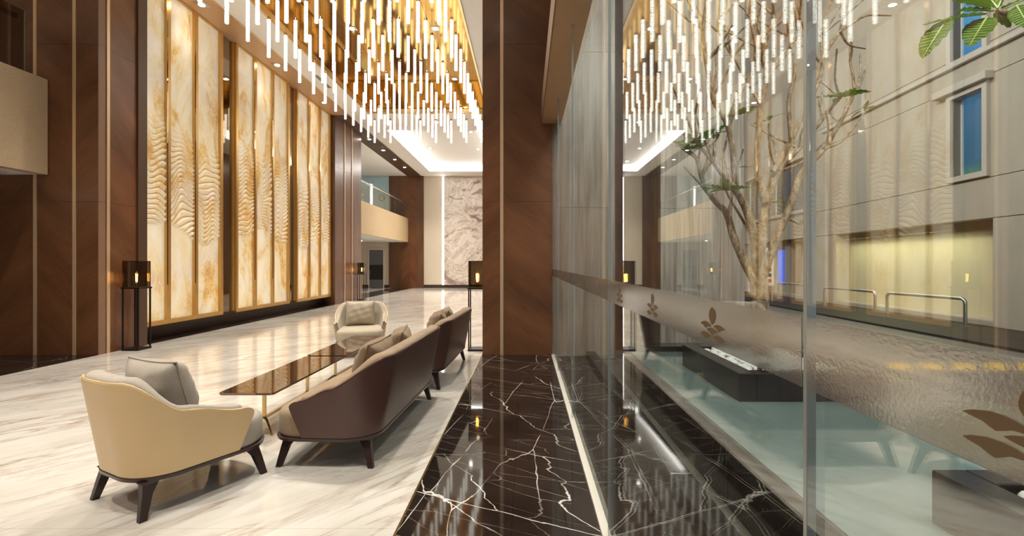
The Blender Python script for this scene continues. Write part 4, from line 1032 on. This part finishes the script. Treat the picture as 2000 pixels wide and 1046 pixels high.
# ------------------------------------------------------------------ building across the drive
AF = -math.atan(0.0737)
fa = thing('building', 'pale rendered building with blue windows across the drive', 'building', (8.87, 0, -0.045), AF)
def fz(z): return z + 0.045
ZTOP = 17.0
openings = [(10.03, 15.75, 0.12, 2.25), (17.2, 23.6, 0.12, 2.25), (10.22, 11.05, 3.25, 5.0), (10.22, 11.05, 5.85, 7.6), (17.7, 20.6, 3.3, 5.2), (21.6, 23.4, 3.3, 5.2)]
us = sorted({2.0, 34.0} | {u for o in openings for u in o[:2]}); zs = sorted({0.0, ZTOP, 3.1, 5.23, 5.9} | {z for o in openings for z in o[2:]})
for i, (u0, u1) in enumerate(zip(us, us[1:])):
    z = 0
    segs = []; cur = None
    for (z0, z1) in zip(zs, zs[1:]):
        hole = any(o[0] <= u0 + 1e-6 and u1 <= o[1] + 1e-6 and o[2] <= z0 + 1e-6 and z1 <= o[3] + 1e-6 for o in openings)
        joint = z0 in (3.1, 5.23, 5.9, 2.25)
        if hole:
            if cur: segs.append(cur); cur = None
        elif cur and not joint: cur = (cur[0], z1)
        else:
            if cur: segs.append(cur)
            cur = (z0, z1)
    if cur: segs.append(cur)
    for (z0, z1) in segs: part('wall_panel', fa, 'concrete', 0, 0.45, u0, u1, fz(z0) + 0.008, fz(z1) - 0.008)
part('core', fa, 'dark_void', 0.9, 1.0, 2, 34, 0, ZTOP)
part('joint_backing', fa, 'concrete', 0.40, 0.44, 2, 10.0, 0, ZTOP); part('joint_backing', fa, 'concrete', 0.40, 0.44, 11.2, 17.0, fz(2.3), ZTOP)
part('alcove_back', fa, 'alcove', 0.44, 0.52, 10.0, 15.8, 0, fz(2.3)); part('alcove_step', fa, 'concrete', 0.05, 0.44, 10.03, 15.75, 0, fz(0.12))
part('passage_back', fa, 'alcove', 0.85, 0.9, 17.2, 23.6, 0, fz(2.3))
for (u0, u1, z0, z1) in ((17.6, 18.5, 0.5, 1.75), (20.2, 21.9, 0.4, 1.9)): part('blue_glow_patch', fa, 'blue_light', 0.80, 0.85, u0, u1, fz(z0), fz(z1))  # blue light on the passage wall, painted as glowing sheets
for u in (18.7, 19.6): part('passage_post', fa, 'concrete', 0.3, 0.7, u, u + 0.45, 0, fz(2.25))
def fwindow(u0, u1, z0, z1, mat, hood=True):
    w_ = part('window_pane', fa, mat, 0.20, 0.23, u0, u1, fz(z0), fz(z1))
    f_ = bmesh.new()
    fw = 0.12
    box(f_, -0.07, 0.22, u0 - fw, u0, fz(z0) - fw, fz(z1) + fw); box(f_, -0.07, 0.22, u1, u1 + fw, fz(z0) - fw, fz(z1) + fw)
    box(f_, -0.07, 0.22, u0, u1, fz(z0) - fw, fz(z0)); box(f_, -0.07, 0.22, u0, u1, fz(z1), fz(z1) + fw)
    finish('window_surround', f_, 'concrete_lt', fa)
    for (a, b) in ((u0, u0 + 0.03), (u1 - 0.03, u1)): part('window_frame', fa, 'white', 0.16, 0.20, a, b, fz(z0), fz(z1))
    if hood: part('window_hood', fa, 'concrete_lt', -0.18, 0.0, u0 - 0.22, u1 + 0.42, fz(z1) + fw, fz(z1) + fw + 0.16, bev=0.01)
fwindow(10.22, 11.05, 3.25, 5.0, 'win_blue'); fwindow(10.22, 11.05, 5.85, 7.6, 'win_curtain', False)
fwindow(17.7, 20.6, 3.3, 5.2, 'win_dark', False); fwindow(21.6, 23.4, 3.3, 5.2, 'win_dark', False)
part('ledge', fa, 'concrete_lt', -0.10, 0.0, 2.0, 16.5, fz(5.70), fz(5.80), bev=0.01)
sb = thing('sign_board', 'tall white notice board with rows of small pictures across the drive', 'sign', (8.3, 16.9, -0.0), math.radians(-25))
part('board', sb, 'white', -0.28, 0.28, -0.02, 0.02, 0.55, 1.85); part('leg', sb, 'steel', -0.25, -0.21, -0.02, 0.02, 0, 0.55); part('leg', sb, 'steel', 0.21, 0.25, -0.02, 0.02, 0, 0.55)
for r_ in range(6):
    for c_ in range(3): part('picture', sb, 'navy' if (r_ + c_) % 2 else 'red', -0.21 + c_ * 0.16, -0.11 + c_ * 0.16, -0.024, -0.02, 0.66 + r_ * 0.19, 0.78 + r_ * 0.19)
gd = thing('guard_rail', 'white barred guard rail before the far blue-lit passage', 'railing', (9.45, 19.6, 0.0), AF)
part('top_bar', gd, 'white', -0.02, 0.02, 0, 3.0, 0.95, 1.0); part('bottom_bar', gd, 'white', -0.02, 0.02, 0, 3.0, 0.12, 0.16)
for k in range(16): part('bar', gd, 'white', -0.015, 0.015, k * 0.198, k * 0.198 + 0.03, 0.0 if k in (0, 15) else 0.16, 0.95)
